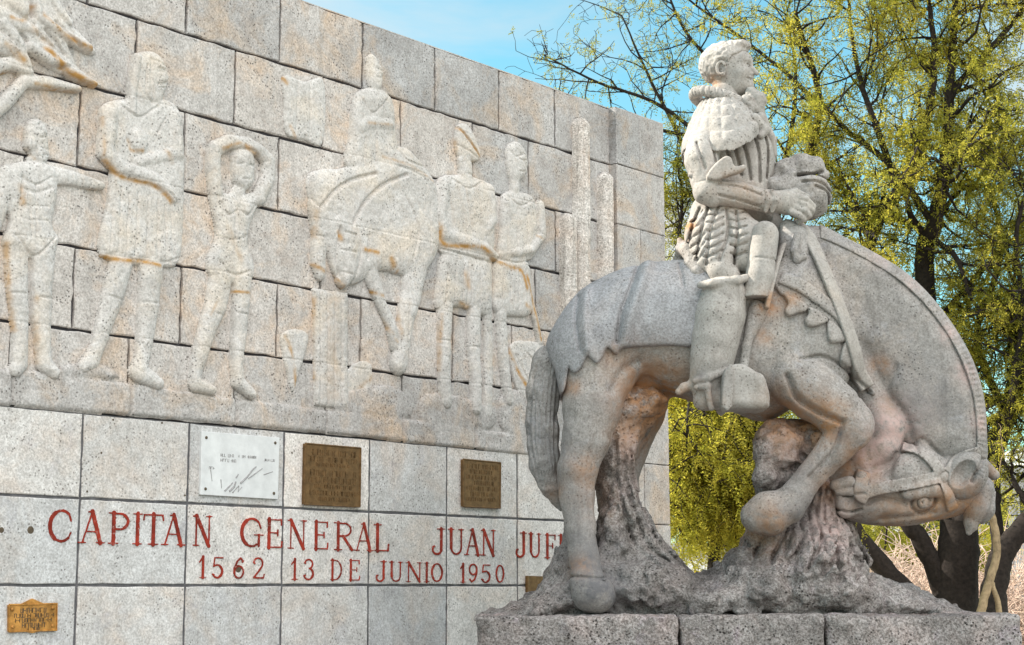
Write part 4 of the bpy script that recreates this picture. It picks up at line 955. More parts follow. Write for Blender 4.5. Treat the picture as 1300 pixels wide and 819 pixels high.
drape('rump_blanket', [(692, 436), (706, 405), (735, 366), (762, 350), (790, 338), (830, 330), (880, 325), (900, 330), (900, 400), (886, 442), (850, 443), (815, 444), (788, 447), (782, 455), (776, 452), (769, 446), (764, 456), (757, 466), (750, 462), (744, 456), (738, 468), (730, 477), (724, 474), (721, 469), (719, 484), (716, 497), (711, 500), (705, 470)], .040, M_blanket, horse, sm=2,
      folds=[([(822, 334), (808, 375), (796, 412), (790, 446)], .045, .055), ([(812, 334), (797, 375), (786, 405), (781, 440)], .016, -.035), ([(745, 370), (740, 400), (743, 450)], .03, .030), ([(735, 375), (730, 410), (735, 450)], .014, -.025), ([(862, 335), (864, 370)], .012, -.022)])
# mane: ribbed rim along the crest
mo = smooth_open([(1038, 288), (1068, 303), (1110, 325), (1150, 351), (1184, 385), (1213, 425), (1234, 466), (1246, 510), (1250, 555), (1249, 592)], 5)
mi = smooth_open([(1036, 308), (1062, 318), (1100, 338), (1138, 363), (1170, 394), (1197, 430), (1217, 470), (1229, 512), (1233, 555), (1231, 588)], 5)
cr = np.vstack([mo+np.array([2, -2]), mi[::-1]])
crp = np.array([pt(a, b, -.1)[[0, 2]] for a, b in cr])
md = poly_d(hf.X2, hf.Z2, crp)
mid = np.array([pt(a, b, -.1)[[0, 2]] for a, b in (mo*.55+mi*.45)])
best = np.full(hf.X2.shape, 9.0); arcl = np.zeros(hf.X2.shape); acc = 0
for a, b in zip(mid[:-1], mid[1:]):
    d, h = seg_d2(hf.X2, hf.Z2, a, b); l = np.linalg.norm(b-a); m = d < best; best = np.where(m, d, best); arcl = np.where(m, acc+h*l, arcl); acc += l
rid = np.clip(1-(best/.05)**2, 0, 1)*np.sin(arcl*2*math.pi/.042)*.0055*(1+.5*vnoise(hf.X2*11, hf.Z2*11, hf.X2*0))
shell = H0-(.014+rid)[:, None, :].astype(np.float32)
part('mane', hf, M_statue, horse, field=np.maximum(np.maximum(shell, md[:, None, :].astype(np.float32)), -(H0+.03)), tint=.1)
# breast cloth: a band with leaf-shaped tassels
def band(P, w0, w1=None, sm=5):
    P = smooth_open(P, sm); w1 = w1 or w0; L_, R_ = [], []
    for i, p in enumerate(P):
        d = P[min(i+1, len(P)-1)]-P[max(i-1, 0)]; d = d/np.linalg.norm(d); n = np.array([-d[1], d[0]]); w_ = w0+(w1-w0)*i/(len(P)-1)
        L_.append(p+n*w_); R_.append(p-n*w_)
    return [tuple(a) for a in L_+R_[::-1]]
drape('breast_band', band([(985, 358), (1010, 370), (1035, 386), (1062, 405), (1078, 430)], 9), .055, M_statue, horse, sm=0, yhi=Y0, tint=.15)
for lf in ([(990, 382), (1002, 384), (1018, 394), (1016, 402), (1006, 404), (994, 408), (990, 400), (994, 392)], [(1018, 396), (1032, 400), (1045, 411), (1040, 416), (1030, 420), (1018, 420), (1015, 412), (1020, 404)], [(1045, 412), (1058, 418), (1070, 430), (1070, 436), (1060, 439), (1048, 440), (1044, 430)], [(1066, 440), (1074, 438), (1082, 456), (1078, 468), (1066, 468), (1062, 460)]):
    drape('leaf_tassel', lf, .048, M_statue, horse, sm=3, yhi=Y0, tint=.1)
drape('shoulder_cloth', [(975, 352), (1000, 320), (1030, 300), (1060, 380), (1078, 430), (1075, 445), (1050, 415), (1020, 397), (985, 380)], .030, M_statue, horse, sm=3, yhi=Y0)
# bridle
bridle_pts = [([(1192, 606), (1160, 613), (1120, 620), (1096, 626)], 8, .03), ([(1148, 566), (1165, 572), (1182, 588), (1192, 602)], 7, .035), ([(1200, 600), (1212, 586), (1228, 577), (1246, 572)], 6, .035), ([(1196, 612), (1202, 630), (1210, 648)], 7, .025), ([(1098, 598), (1092, 612), (1090, 628), (1100, 634)], 8, .035)]
br_f = None
for P, w_, th in bridle_pts:
    d2 = poly_d(hf.X2, hf.Z2, np.array([pt(a, b, -.3)[[0, 2]] for a, b in band(P, w_)]))[:, None, :].astype(np.float32)
    q = np.maximum(np.maximum(H0-th, d2), -(H0+.03)); q[:, hf.y > Y0+.05, :] = 1
    br_f = q if br_f is None else np.minimum(br_f, q)
bridle = part('bridle', hf, M_statue, horse, field=br_f, tint=.2)
f = Field(pt(1040, 680, -.65), pt(1215, 580, 0), .008)
f.ell(pt(1195, 605, -.33), (.062, .045, .062)); rosette = part('rosette', f, M_statue, bridle, tint=.2)
f = Field(pt(1040, 680, -.65), pt(1215, 580, 0), .008)
f.chain(C((1060, 616, 7, -.3), (1078, 612, 8, -.32)), k=.01); f.chain(C((1064, 624, 5, -.3), (1082, 624, 6, -.32)), k=.01); f.chain(C((1094, 606, 8, -.3), (1098, 622, 7, -.3)), k=.01)
part('bit', f, M_statue, bridle, st=.4)
# reins
drape('rein', band([(1008, 278), (1024, 300), (1040, 340), (1058, 385), (1075, 430), (1090, 468), (1103, 492)], 8.5, 9.5), .075, M_rider, horse, sm=0, yhi=Y0, tint=.1)
drape('rein', band([(1090, 440), (1097, 462), (1106, 490), (1112, 500)], 3.5, 3), .05, M_statue, horse, sm=0, yhi=Y0, tint=.1)
drape('rein', band([(1016, 280), (1000, 300), (984, 335), (972, 375), (966, 400)], 3.2, 3), .10, M_rider, horse, sm=0, yhi=Y0, tint=.1)
f = Field(pt(975, 350, -.7), pt(1040, 270, 0.1), .008)
f.chain(C((1012, 300, 14, -.33), (1016, 325, 14, -.36)), k=.03); f.chain(C((1012, 300, 5, -.43), (1008, 318, 5, -.46), (1012, 330, 5, -.46), (1020, 326, 5, -.46)), k=.01)
f.chain(C((1000, 290, 12, -.3), (1004, 345, 12, -.36)), k=.05)
part('saddle_knot', f, M_statue, horse)
# saddle: cantle behind the rider, seat
f = Field(pt(845, 400, -.75), pt(1030, 285, .6), .012)
for sy in (-1, 1):
    f.chain(C((866, 335, 12, 0), (868, 316, 10, -.1*sy), (874, 318, 10, -.25*sy), (886, 345, 10, -.40*sy)), k=.03)
f.chain(C((866, 312, 8, 0), (863, 305, 4, 0)), k=.02); f.chain(C((876, 345, 14, -.3), (884, 365, 10, -.44)), k=.03)
f.chain(C((880, 345, 20, 0), (960, 330, 22, 0), (1000, 315, 18, 0)), k=.04)
part('saddle', f, M_statue, horse)

# ---------------- rock under the horse
rf = Field((pt(600, 800)[0], PF-.02, PT-.06), (pt(1225, 800)[0], PF+1.72, pt(700, 490)[2]), .014)
rf.poly(P2([(612, 800), (628, 778), (645, 771), (668, 755), (690, 735), (703, 708), (716, 690), (740, 690), (790, 700), (838, 690), (854, 704), (872, 719), (890, 728), (908, 723), (924, 709), (944, 697), (962, 688), (985, 672), (1010, 655), (1040, 650), (1072, 665), (1090, 698), (1108, 726), (1140, 743), (1178, 752), (1200, 764), (1214, 776), (1220, 800)], sm=3), Y0+.14, .72, .34, bl=4)
rf.poly(P2([(757, 690), (760, 640), (757, 590), (762, 550), (775, 520), (790, 496), (830, 496), (846, 512), (835, 533), (822, 553), (812, 574), (809, 600), (813, 625), (822, 652), (838, 680), (860, 715), (800, 740), (757, 740)], sm=3), Y0-.05, .30, .16, k=.06, bl=4)
rf.poly(P2([(702, 712), (708, 690), (714, 668), (722, 650), (740, 650), (745, 700), (740, 740), (700, 740)], sm=3), Y0-.06, .20, .12, k=.05, bl=3)
rf.poly(P2([(962, 552), (978, 540), (1010, 535), (1045, 545), (1040, 580), (1020, 610), (985, 640), (968, 640), (958, 620), (964, 590), (958, 570)], sm=3), Y0-.10, .24, .13, k=.05, bl=3)
rf.poly(P2([(945, 690), (952, 668), (990, 650), (1015, 618), (1045, 605), (1066, 620), (1070, 650), (1088, 690), (1100, 720), (960, 720)], sm=3), Y0+.04, .30, .18, k=.07, bl=3)
for q in range(9):
    x = 1000+q*9; rf.engrave(P2([(x+6, 618+abs(q-4)*5), (x+2, 650), (x+8+(q-4)*4, 690), (x+10+(q-4)*9, 725)], closed=False), .010, .022, yhi=Y0)
for q in range(8):
    x = 960+q*20; rf.engrave(P2([(x+12, 668+q*5), (x, 690+q*5), (x-14, 716+q*4)], closed=False), .014, .03, yhi=Y0)
for q in range(5): rf.engrave(P2([(778+q*9, 560+q*8), (782+q*11, 620), (800+q*16, 690), (830+q*20, 720)], closed=False), .016, .03, yhi=Y0)
rf.ell(pt(985, 572, -.36), (.16, .10, .13), k=.05); rf.ell(pt(975, 605, -.34), (.10, .08, .10), k=.04); rf.ell(pt(1008, 560, -.36), (.09, .08, .08), k=.04)
rf.ell(pt(992, 592, -.44), (.05, .06, .04), k=.03, sub=True); rf.ell(pt(972, 585, -.42), (.03, .05, .03), k=.03, sub=True); rf.ell(pt(806, 545, -.36), (.06, .06, .05), k=.03, sub=True)
rf.rough([(4, .030), (7, .028), (12, .024), (21, .015), (36, .009)], 2.2)
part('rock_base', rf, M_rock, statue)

# ---------------- the rider
RH = 0.0085
rd = Field(pt(855, 300, -.75), pt(1062, 100, .55), RH)
rd.poly(P2([(866, 190), (872, 165), (886, 150), (910, 140), (940, 142), (966, 156), (980, 178), (984, 200), (982, 222), (978, 250), (976, 290), (900, 295), (894, 255), (882, 222)], sm=4), Y0, .26, .20, bl=6)
# near arm
rd.chain(C((894, 184, 22, -.30), (891, 204, 22.5, -.37), (897, 232, 20, -.40)), k=.012)
rd.chain(C((902, 243, 19, -.40), (935, 247, 17.5, -.41), (970, 255, 14, -.40), (984, 256, 13.5, -.39)), k=.012)
# far arm
rd.chain(C((945, 170, 24, .28), (965, 215, 21, .32), (985, 250, 16, .18), (1010, 262, 14, -.02)), k=.03)
# near hand: back of the hand, thumb, four bent fingers round the reins
rd.chain(C((984, 256, 14, -.38), (1000, 257, 16, -.38), (1012, 259, 13, -.385)), k=.02)
for (a, b, c, e) in (((1008, 249), (1023, 253), (1032, 262), (1030, 270)), ((1008, 255.5), (1023, 260), (1031, 267), (1028, 274)), ((1007, 262), (1021, 267), (1027, 273), (1022, 279)), ((1004, 268), (1015, 273), (1020, 278), (1014, 282))):
    rd.chain(C((*a, 5.2, -.43), (*b, 4.9, -.44), (*c, 4.4, -.41), (*e, 4.0, -.36)), k=.002)
rd.chain(C((994, 249, 7, -.38), (1010, 244, 5.5, -.33), (1024, 250, 5, -.31)), k=.006)
# neck
rd.chain(C((915, 150, 24, 0), (920, 122, 20, 0)), k=.05)
# pane lines of doublet and sleeves
for L_ in ([(912, 168), (922, 195), (930, 222)], [(938, 172), (947, 200), (952, 230)], [(953, 165), (962, 195), (964, 232)], [(968, 160), (975, 190), (974, 225)], [(925, 172), (934, 198), (940, 224)]):
    rd.engrave(P2(L_, closed=False, dy=-.2), .010, .034, yhi=Y0)
for L_ in ([(884, 182), (887, 200), (893, 218)], [(901, 180), (905, 195), (907, 208)]):
    rd.engrave(P2(L_, closed=False, dy=-.4), .009, .028, yhi=Y0-.25)
for L_ in ([(905, 236), (935, 240), (965, 250)], [(908, 250), (935, 256), (964, 263)]): rd.engrave(P2(L_, closed=False, dy=-.42), .008, .022, yhi=Y0-.3)
rd.rough([(9, .004), (20, .003), (38, .0022)])
rider = part('rider', rd, M_rider, statue, st=.7)
# head: local frame, turned a little towards the viewer
TT = math.radians(24); HF = np.array([math.cos(TT), -math.sin(TT), 0.05]); HF /= np.linalg.norm(HF); HS = np.array([-math.sin(TT), -math.cos(TT), 0]); HU = np.cross(HF, HS)*-1
HU = np.array([0, 0, 1.]) if HU[2] < 0 else HU
HC = pt(926, 91, 0); AX = np.array([HF, HS, HU])
def hp(a, b, c): return HC+HF*a+HS*b+HU*c
hd = Field(HC-np.array([.30, .30, .28]), HC+np.array([.32, .30, .27]), .0055)
hd.ell(hp(-.03, 0, .06), (.185, .148, .165), ax=AX)                          # skull
hd.ell(hp(.06, 0, -.03), (.120, .118, .165), ax=AX, k=.05)                   # face
hd.ell(hp(.07, 0, -.135), (.095, .082, .065), ax=AX, k=.05)                  # jaw, chin
hd.chain([(*hp(-.03, .0, -.06), .095), (*hp(-.05, 0, -.22), .095)], k=.05)   # neck
hd.ell(hp(.135, 0, .065), (.05, .10, .06), ax=AX, k=.04)                     # forehead
for s in (-1, 1):
    hd.ell(hp(.168, .055*s, .018), (.046, .042, .030), ax=AX, k=.012, sub=True)
    hd.ell(hp(.138, .055*s, .016), (.026, .028, .020), ax=AX, k=.004); hd.ell(hp(.166, .058*s, .016), (.018, .013, .012), ax=AX, k=.003, sub=True)
    hd.chain([(*hp(.168, .020*s, .040), .012), (*hp(.160, .060*s, .048), .013), (*hp(.130, .092*s, .036), .009)], k=.015)
    hd.chain([(*hp(.166, .030*s, .024), .006), (*hp(.166, .056*s, .033), .006), (*hp(.150, .082*s, .018), .005)], k=.004)
    hd.chain([(*hp(.164, .032*s, .010), .005), (*hp(.163, .056*s, .000), .0055), (*hp(.150, .080*s, .012), .005)], k=.004)
    hd.ell(hp(.118, .075*s, -.045), (.050, .040, .042), ax=AX, k=.04)         # cheek
    hd.chain([(*hp(.178, .020*s, -.058), .015)], k=.012)                     # nostril wing
hd.chain([(*hp(.163, 0, .035), .016), (*hp(.190, 0, -.020), .017), (*hp(.216, 0, -.052), .021)], k=.015)
hd.chain([(*hp(.165, 0, -.070), .018), (*hp(.168, 0, -.088), .016)], k=.02)
for s in (-1, 1):
    hd.chain([(*hp(.178, .004*s, -.084), .011), (*hp(.165, .040*s, -.088), .011), (*hp(.138, .072*s, -.080), .006)], k=.008)   # moustache lip
    hd.chain([(*hp(.168, .0, -.112), .014), (*hp(.155, .034*s, -.110), .010)], k=.01)
    hd.chain([(*hp(.192, 0, -.099), .0075), (*hp(.173, .034*s, -.1005), .0075), (*hp(.145, .070*s, -.090), .006)], k=.004, sub=True)
hd.chain([(*hp(.155, 0, -.150), .030), (*hp(.150, 0, -.165), .026)], k=.03)
hd.rough([(14, .002)])
part('face', hd, M_rider, rider, st=.8)
ef = Field(HC-np.array([.30, .32, .2]), HC+np.array([.1, .1, .15]), .005)
c0 = (-.015, .142, -.012)
for a in range(14):
    t0, t1 = [math.radians(-60+a*22+q*22) for q in (0, 1)]
    g = lambda t: (*hp(c0[0]-.034*math.sin(t)-.006, c0[1]+.012, c0[2]+.050*math.cos(t)), .0115)
    if a < 12: ef.chain([g(t0), g(t1)], k=.004)
ef.ell(hp(c0[0]+.004, c0[1]-.012, c0[2]-.005), (.030, .016, .046), ax=AX, k=.012); ef.chain([(*hp(c0[0]+.008, c0[1]+.005, c0[2]-.052), .013)], k=.01)
ef.chain([(*hp(c0[0]+.024, c0[1]-.004, c0[2]), .010)], k=.01)
part('ear', ef, M_rider, rider, st=.8)
hr = Field(HC-np.array([.30, .30, .28]), HC+np.array([.30, .30, .30]), .0065)
hr.ell(hp(-.035, 0, .072), (.202, .166, .172), ax=AX)
hr.ell(hp(.09, -.01, .190), (.09, .10, .045), ax=AX, k=.03)
hr.ell(hp(.19, 0, -.05), (.20, .30, .185), ax=AX, k=.02, sub=True)
hr.ell(hp(-.005, .19, -.03), (.075, .07, .10), ax=AX, k=.02, sub=True)
hr.ell(hp(-.05, 0, -.24), (.3, .3, .15), ax=AX, k=.02, sub=True)
i = np.nonzero(np.abs(hr.f) < .05); Xq, Yq, Zq = hr.x[i[0]], hr.y[i[1]], hr.z[i[2]]
hr.f[i] += .012*np.abs(vnoise(Xq*26+3, Yq*26, Zq*26))-.006; hr.f[i] += .004*vnoise(Xq*60, Yq*60, Zq*60)
part('hair', hr, M_rider, rider)
bf = Field(pt(925, 160, -.3), pt(985, 100, .25), .006)
bf.chain(C((954, 119, 9, -.12), (962, 127, 11, -.13), (961, 139, 9, -.13), (967, 148, 6, -.12)), k=.02)
bf.chain(C((948, 129, 9, -.18), (952, 140, 8, -.18)), k=.02)
i = np.nonzero(np.abs(bf.f) < .05); bf.f[i] += .008*vnoise(bf.x[i[0]]*40, bf.y[i[1]]*40, bf.z[i[2]]*40)
part('beard', bf, M_rider, rider)
# gorget collar + pleated mantle
cf = Field(pt(850, 205, -.75), pt(990, 95, .60), .007)
mc = pt(915, 150, 0); ma, mbb = pt(965, 150)[0]-mc[0], .50
zb, zf, zn = pt(866, 181)[2], pt(962, 160)[2], pt(925, 178, -.48)[2]; zt = pt(915, 114)[2]
X, Y, Z = cf.x[:, None, None]-mc[0], cf.y[None, :, None]-Y0, cf.z[None, None, :]
rho = np.sqrt((X/ma)**2+(Y/mbb)**2)+1e-6; cs = X/ma/rho; sn = Y/mbb/rho
ze = (zb+zf)/2+(zf-zb)/2*cs+(zn-(zb+zf)/2)*sn**2
th_ = np.arctan2(Y, X)
top = ze+(zt-ze)*(1-np.clip(rho, 0, 1.2)**2.3)
gr_ = np.maximum(np.exp(-(np.abs(np.sin(th_*13))*rho*ma/13/.012)**2), np.exp(-(np.abs(((rho-.5)*7.5+.5) % 1-.5)/7.5*ma/.008)**2)*(rho > .45))
gr_ = np.where(rho > .97, 0, gr_)
top = top-.030*gr_
v1 = (Z-top)*.62; v2 = (top-.10-Z)*.62; v3 = (rho-1)*ma
kq = .015
f_ = np.maximum(np.maximum(v1+kq, v2+kq), v3+kq)
f_ = np.sqrt(np.maximum(v1+kq, 0)**2+np.maximum(v3+kq, 0)**2+np.maximum(v2+kq, 0)**2)+np.minimum(f_, 0)-kq
cf.f = f_.astype(np.float32); cf.rough([(30, .0025)])
part('mantle', cf, M_rider, rider)
kf = Field(pt(860, 160, -.4), pt(985, 105, .4), .007)
for a in range(24):
    t0, t1 = [2*math.pi*q/24 for q in (a, a+1)]
    g = lambda t: (*(pt(915, 131, 0)+np.array([.205*math.cos(t), -.215*math.sin(t), -.075*math.cos(t)])), .043)
    kf.chain([g(t0), g(t1)], k=.01)
kf.f -= 0
i = np.nonzero(np.abs(kf.f) < .06); Xq, Yq, Zq = kf.x[i[0]], kf.y[i[1]], kf.z[i[2]]
kf.f[i] += .011*np.exp(-(np.abs(np.sin(np.arctan2(Yq-Y0, Xq-pt(915, 131)[0])*17))/.30)**2)
part('collar', kf, M_rider, rider)
# lapels
lf = Field(pt(930, 220, -.5), pt(995, 130, .5), .008)
lf.chain(C((958, 150, 7, -.26), (972, 165, 6, -.24), (966, 172, 5, -.26)), k=.02); lf.chain(C((966, 148, 6, -.2), (978, 172, 5, -.16), (982, 195, 5, -.1)), k=.02)
lf.chain(C((966, 150, 8, .15), (980, 178, 6, .2), (983, 198, 4, .22)), k=.02)
part('lapel', lf, M_rider, rider)
# elbow cuff and wrist cuff
ef = Field(pt(862, 275, -.8), pt(960, 185, -.0), .008)
ef.chain(C((876, 223, 3, -.42), (890, 221, 10, -.43), (906, 226, 12, -.44)), k=.012); ef.chain(C((886, 232, 9, -.42), (897, 243, 18, -.43), (905, 253, 11, -.43)), k=.02)
d2 = poly_d(ef.X2, ef.Z2, P2([(896, 227), (903, 214), (918, 201), (927, 202), (932, 213), (944, 211), (944, 218), (922, 226), (906, 231)], dy=-.5, sm=3))[:, None, :]+.02
dq = np.abs(ef.y-(Y0-.52))[None, :, None]-.045+.02
ef.f = smin(ef.f, (np.sqrt(np.maximum(d2, 0)**2+np.maximum(dq, 0)**2)+np.minimum(np.maximum(d2, dq), 0)-.02).astype(np.float32), .015)
part('elbow_cuff', ef, M_rider, rider)
wf = Field(pt(955, 290, -.7), pt(1000, 225, -.1), .007)
for dx, r_ in ((0, 16.5), (8, 15)): wf.chain(C((972+dx, 243, 3, -.46), (976+dx, 254, 5, -.475), (972+dx, 268, 3, -.45)), k=.01)
wf.chain(C((970, 255, 15.5, -.38), (976, 256, 16, -.38)), k=.01)
part('wrist_cuff', wf, M_rider, rider)
# breeches with leaf-shaped panes
bf = Field(pt(855, 372, -.85), pt(1000, 245, .6), .009)
for s, dd in ((-1, -.30), (1, .28)):
    bf.chain(C((906, 272, 30, dd*.7), (903, 300, 33, dd), (908, 325, 28, dd*1.25), (916, 342, 20, dd*1.45)), k=.04)
    bf.chain(C((925, 285, 30, dd*.9), (945, 305, 26, dd*1.3), (950, 330, 18, dd*1.4)), k=.05)
bf.chain(C((940, 268, 26, 0), (975, 285, 20, 0)), k=.05)
bf.chain(C((915, 345, 17, -.47), (925, 352, 16, -.48)), k=.02)
for (a, b, c) in ([(890, 262), (880, 285), (874, 312)], [(902, 258), (890, 290), (884, 330)], [(912, 262), (900, 295), (895, 338)], [(922, 265), (922, 300), (910, 335)], [(934, 268), (934, 300), (930, 338)]):
    bf.engrave(P2([a, b, c], closed=False, dy=-.4), .010, .034, yhi=Y0)
for q in range(6):
    y = 268+q*11
    bf.engrave(P2([(897-q, y+6), (908-q, y+5), (918-q*.6, y-2)], closed=False, dy=-.4), .008, .026, yhi=Y0); bf.engrave(P2([(878, y+12), (886, y+8), (893, y-2)], closed=False, dy=-.4), .008, .024, yhi=Y0); bf.engrave(P2([(925, y+2), (934, y+4), (945, y+1)], closed=False, dy=-.4), .008, .024, yhi=Y0)
bf.rough([(16, .004)])
part('breeches', bf, M_rider, rider)
# boots
def boot(s):
    f = Field(pt(865, 535, -1.0 if s < 0 else .25), pt(990, 335, -.2 if s < 0 else 1.0), .0095)
    d = -.52 if s < 0 else .50
    f.chain(C((919, 374, 29, d), (914, 402, 29.5, d), (908, 432, 28, d), (903, 460, 25, d), (898, 485, 20, d), (897, 505, 15, d)), k=.07)
    f.chain(C((889, 362, 5, d-.06), (905, 360, 6, d-.14), (935, 356, 6, d-.14), (949, 353, 5, d-.06)), k=.02)       # turned-over top
    f.chain(C((893, 508, 13, d), (915, 505, 14, d-.02), (940, 505, 15, d-.02), (958, 507, 12, d-.02)), k=.03)
    f.ell(pt(917, 352, d), (.14, .12, .03), k=.015, sub=True)
    f.chain(C((882, 484, 4, d-.1), (900, 480, 5, d-.14), (925, 470, 4, d-.12)), k=.01); f.chain(C((884, 492, 4, d-.1), (898, 490, 5, d-.13), (900, 505, 4, d-.12), (903, 518, 4, d-.10)), k=.01)
    f.chain(C((882, 488, 7, d), (868, 492, 6, d), (862, 497, 5, d)), k=.02)
    f.rough([(10, .004), (24, .002)])
    return f
part('boot', boot(-1), M_rider, rider, st=.5); part('boot', boot(1), M_rider, rider, st=.5)
# stirrup with its toe cover
def slab(P, y0, y1, parent, name, mat, h=.009, r=.03, sm=4, dy=-.6):
    Q = P2(P, dy=dy, sm=sm); m = .06
    f = Field((Q[:, 0].min()-m, y0-m, Q[:, 1].min()-m), (Q[:, 0].max()+m, y1+m, Q[:, 1].max()+m), h)
    d2 = poly_d(f.X2, f.Z2, Q)[:, None, :]+r; dy_ = np.abs(f.y-(y0+y1)/2)[None, :, None]-(y1-y0)/2+r
    f.f = (np.sqrt(np.maximum(d2, 0)**2+np.maximum(dy_, 0)**2)+np.minimum(np.maximum(d2, dy_), 0)-r).astype(np.float32)
    f.rough([(9, .006), (22, .003)], 1.7)
    return part(name, f, mat, parent, st=.6)
stirrup = slab([(916, 478), (920, 468), (930, 464), (942, 465), (958, 474), (967, 478), (972, 492), (974, 519), (950, 521), (930, 520), (914, 518)], Y0-.74, Y0-.40, horse, 'stirrup', M_rider, sm=2, r=.06)
slab([(914, 519), (915, 480), (920, 470), (927, 468), (926, 519)], Y0-.76, Y0-.38, stirrup, 'rim', M_rider, sm=2, r=.015)
lt = Field(pt(935, 480, -.8), pt(990, 270, -.2), .009)
lt.chain(C((960, 385, 5, -.5), (955, 410, 6, -.52), (948, 440, 6, -.54), (944, 470, 6, -.56)), k=.02); lt.chain(C((962, 395, 14, -.48), (952, 425, 8, -.50)), k=.02)
part('stirrup_leather', lt, M_statue, horse)
# the round case hanging in front of the thigh
hs = Field(pt(930, 405, -.85), pt(1000, 270, -.2), .009)
hs.chain(C((971, 298, 18, -.52), (965, 350, 18, -.55), (958, 380, 17, -.56)), k=.02)
hs.f = np.maximum(hs.f, -(((hs.z[None, None, :]-pt(957, 394)[2])))).astype(np.float32)
hs.engrave(P2([(945, 347), (962, 349), (985, 349)], closed=False, sm=0), .006, .012)
hs.chain(C((957, 288, 9, -.42), (954, 320, 8, -.46), (950, 340, 6, -.46)), k=.02)
part('holster', hs, M_rider, horse, st=.8)
# helmet held on the pommel
hm = Field(pt(970, 300, -.45), pt(1065, 195, .4), .008)
hm.ell(pt(1023, 248, -.05), (.20, .22, .19)); hm.chain(C((985, 230, 12, -.05), (998, 217, 15, -.06), (1018, 211, 15, -.06), (1035, 212, 12, -.06), (1045, 221, 8, -.06)), k=.03)
hm.chain(C((984, 236, 13, -.14), (994, 240, 14, -.16), (1005, 226, 12, -.16)), k=.03)
for L_ in ([(1004, 232), (1025, 228), (1048, 232)], [(1012, 240), (1034, 240), (1053, 250)], [(1028, 246), (1045, 252), (1050, 268)], [(1040, 222), (1030, 226), (1008, 228)]): hm.engrave(P2(L_, closed=False), .012, .036, yhi=Y0+.1)
hm.rough([(26, .008), (12, .005)])
part('helmet', hm, M_statue, statue, tint=.1)

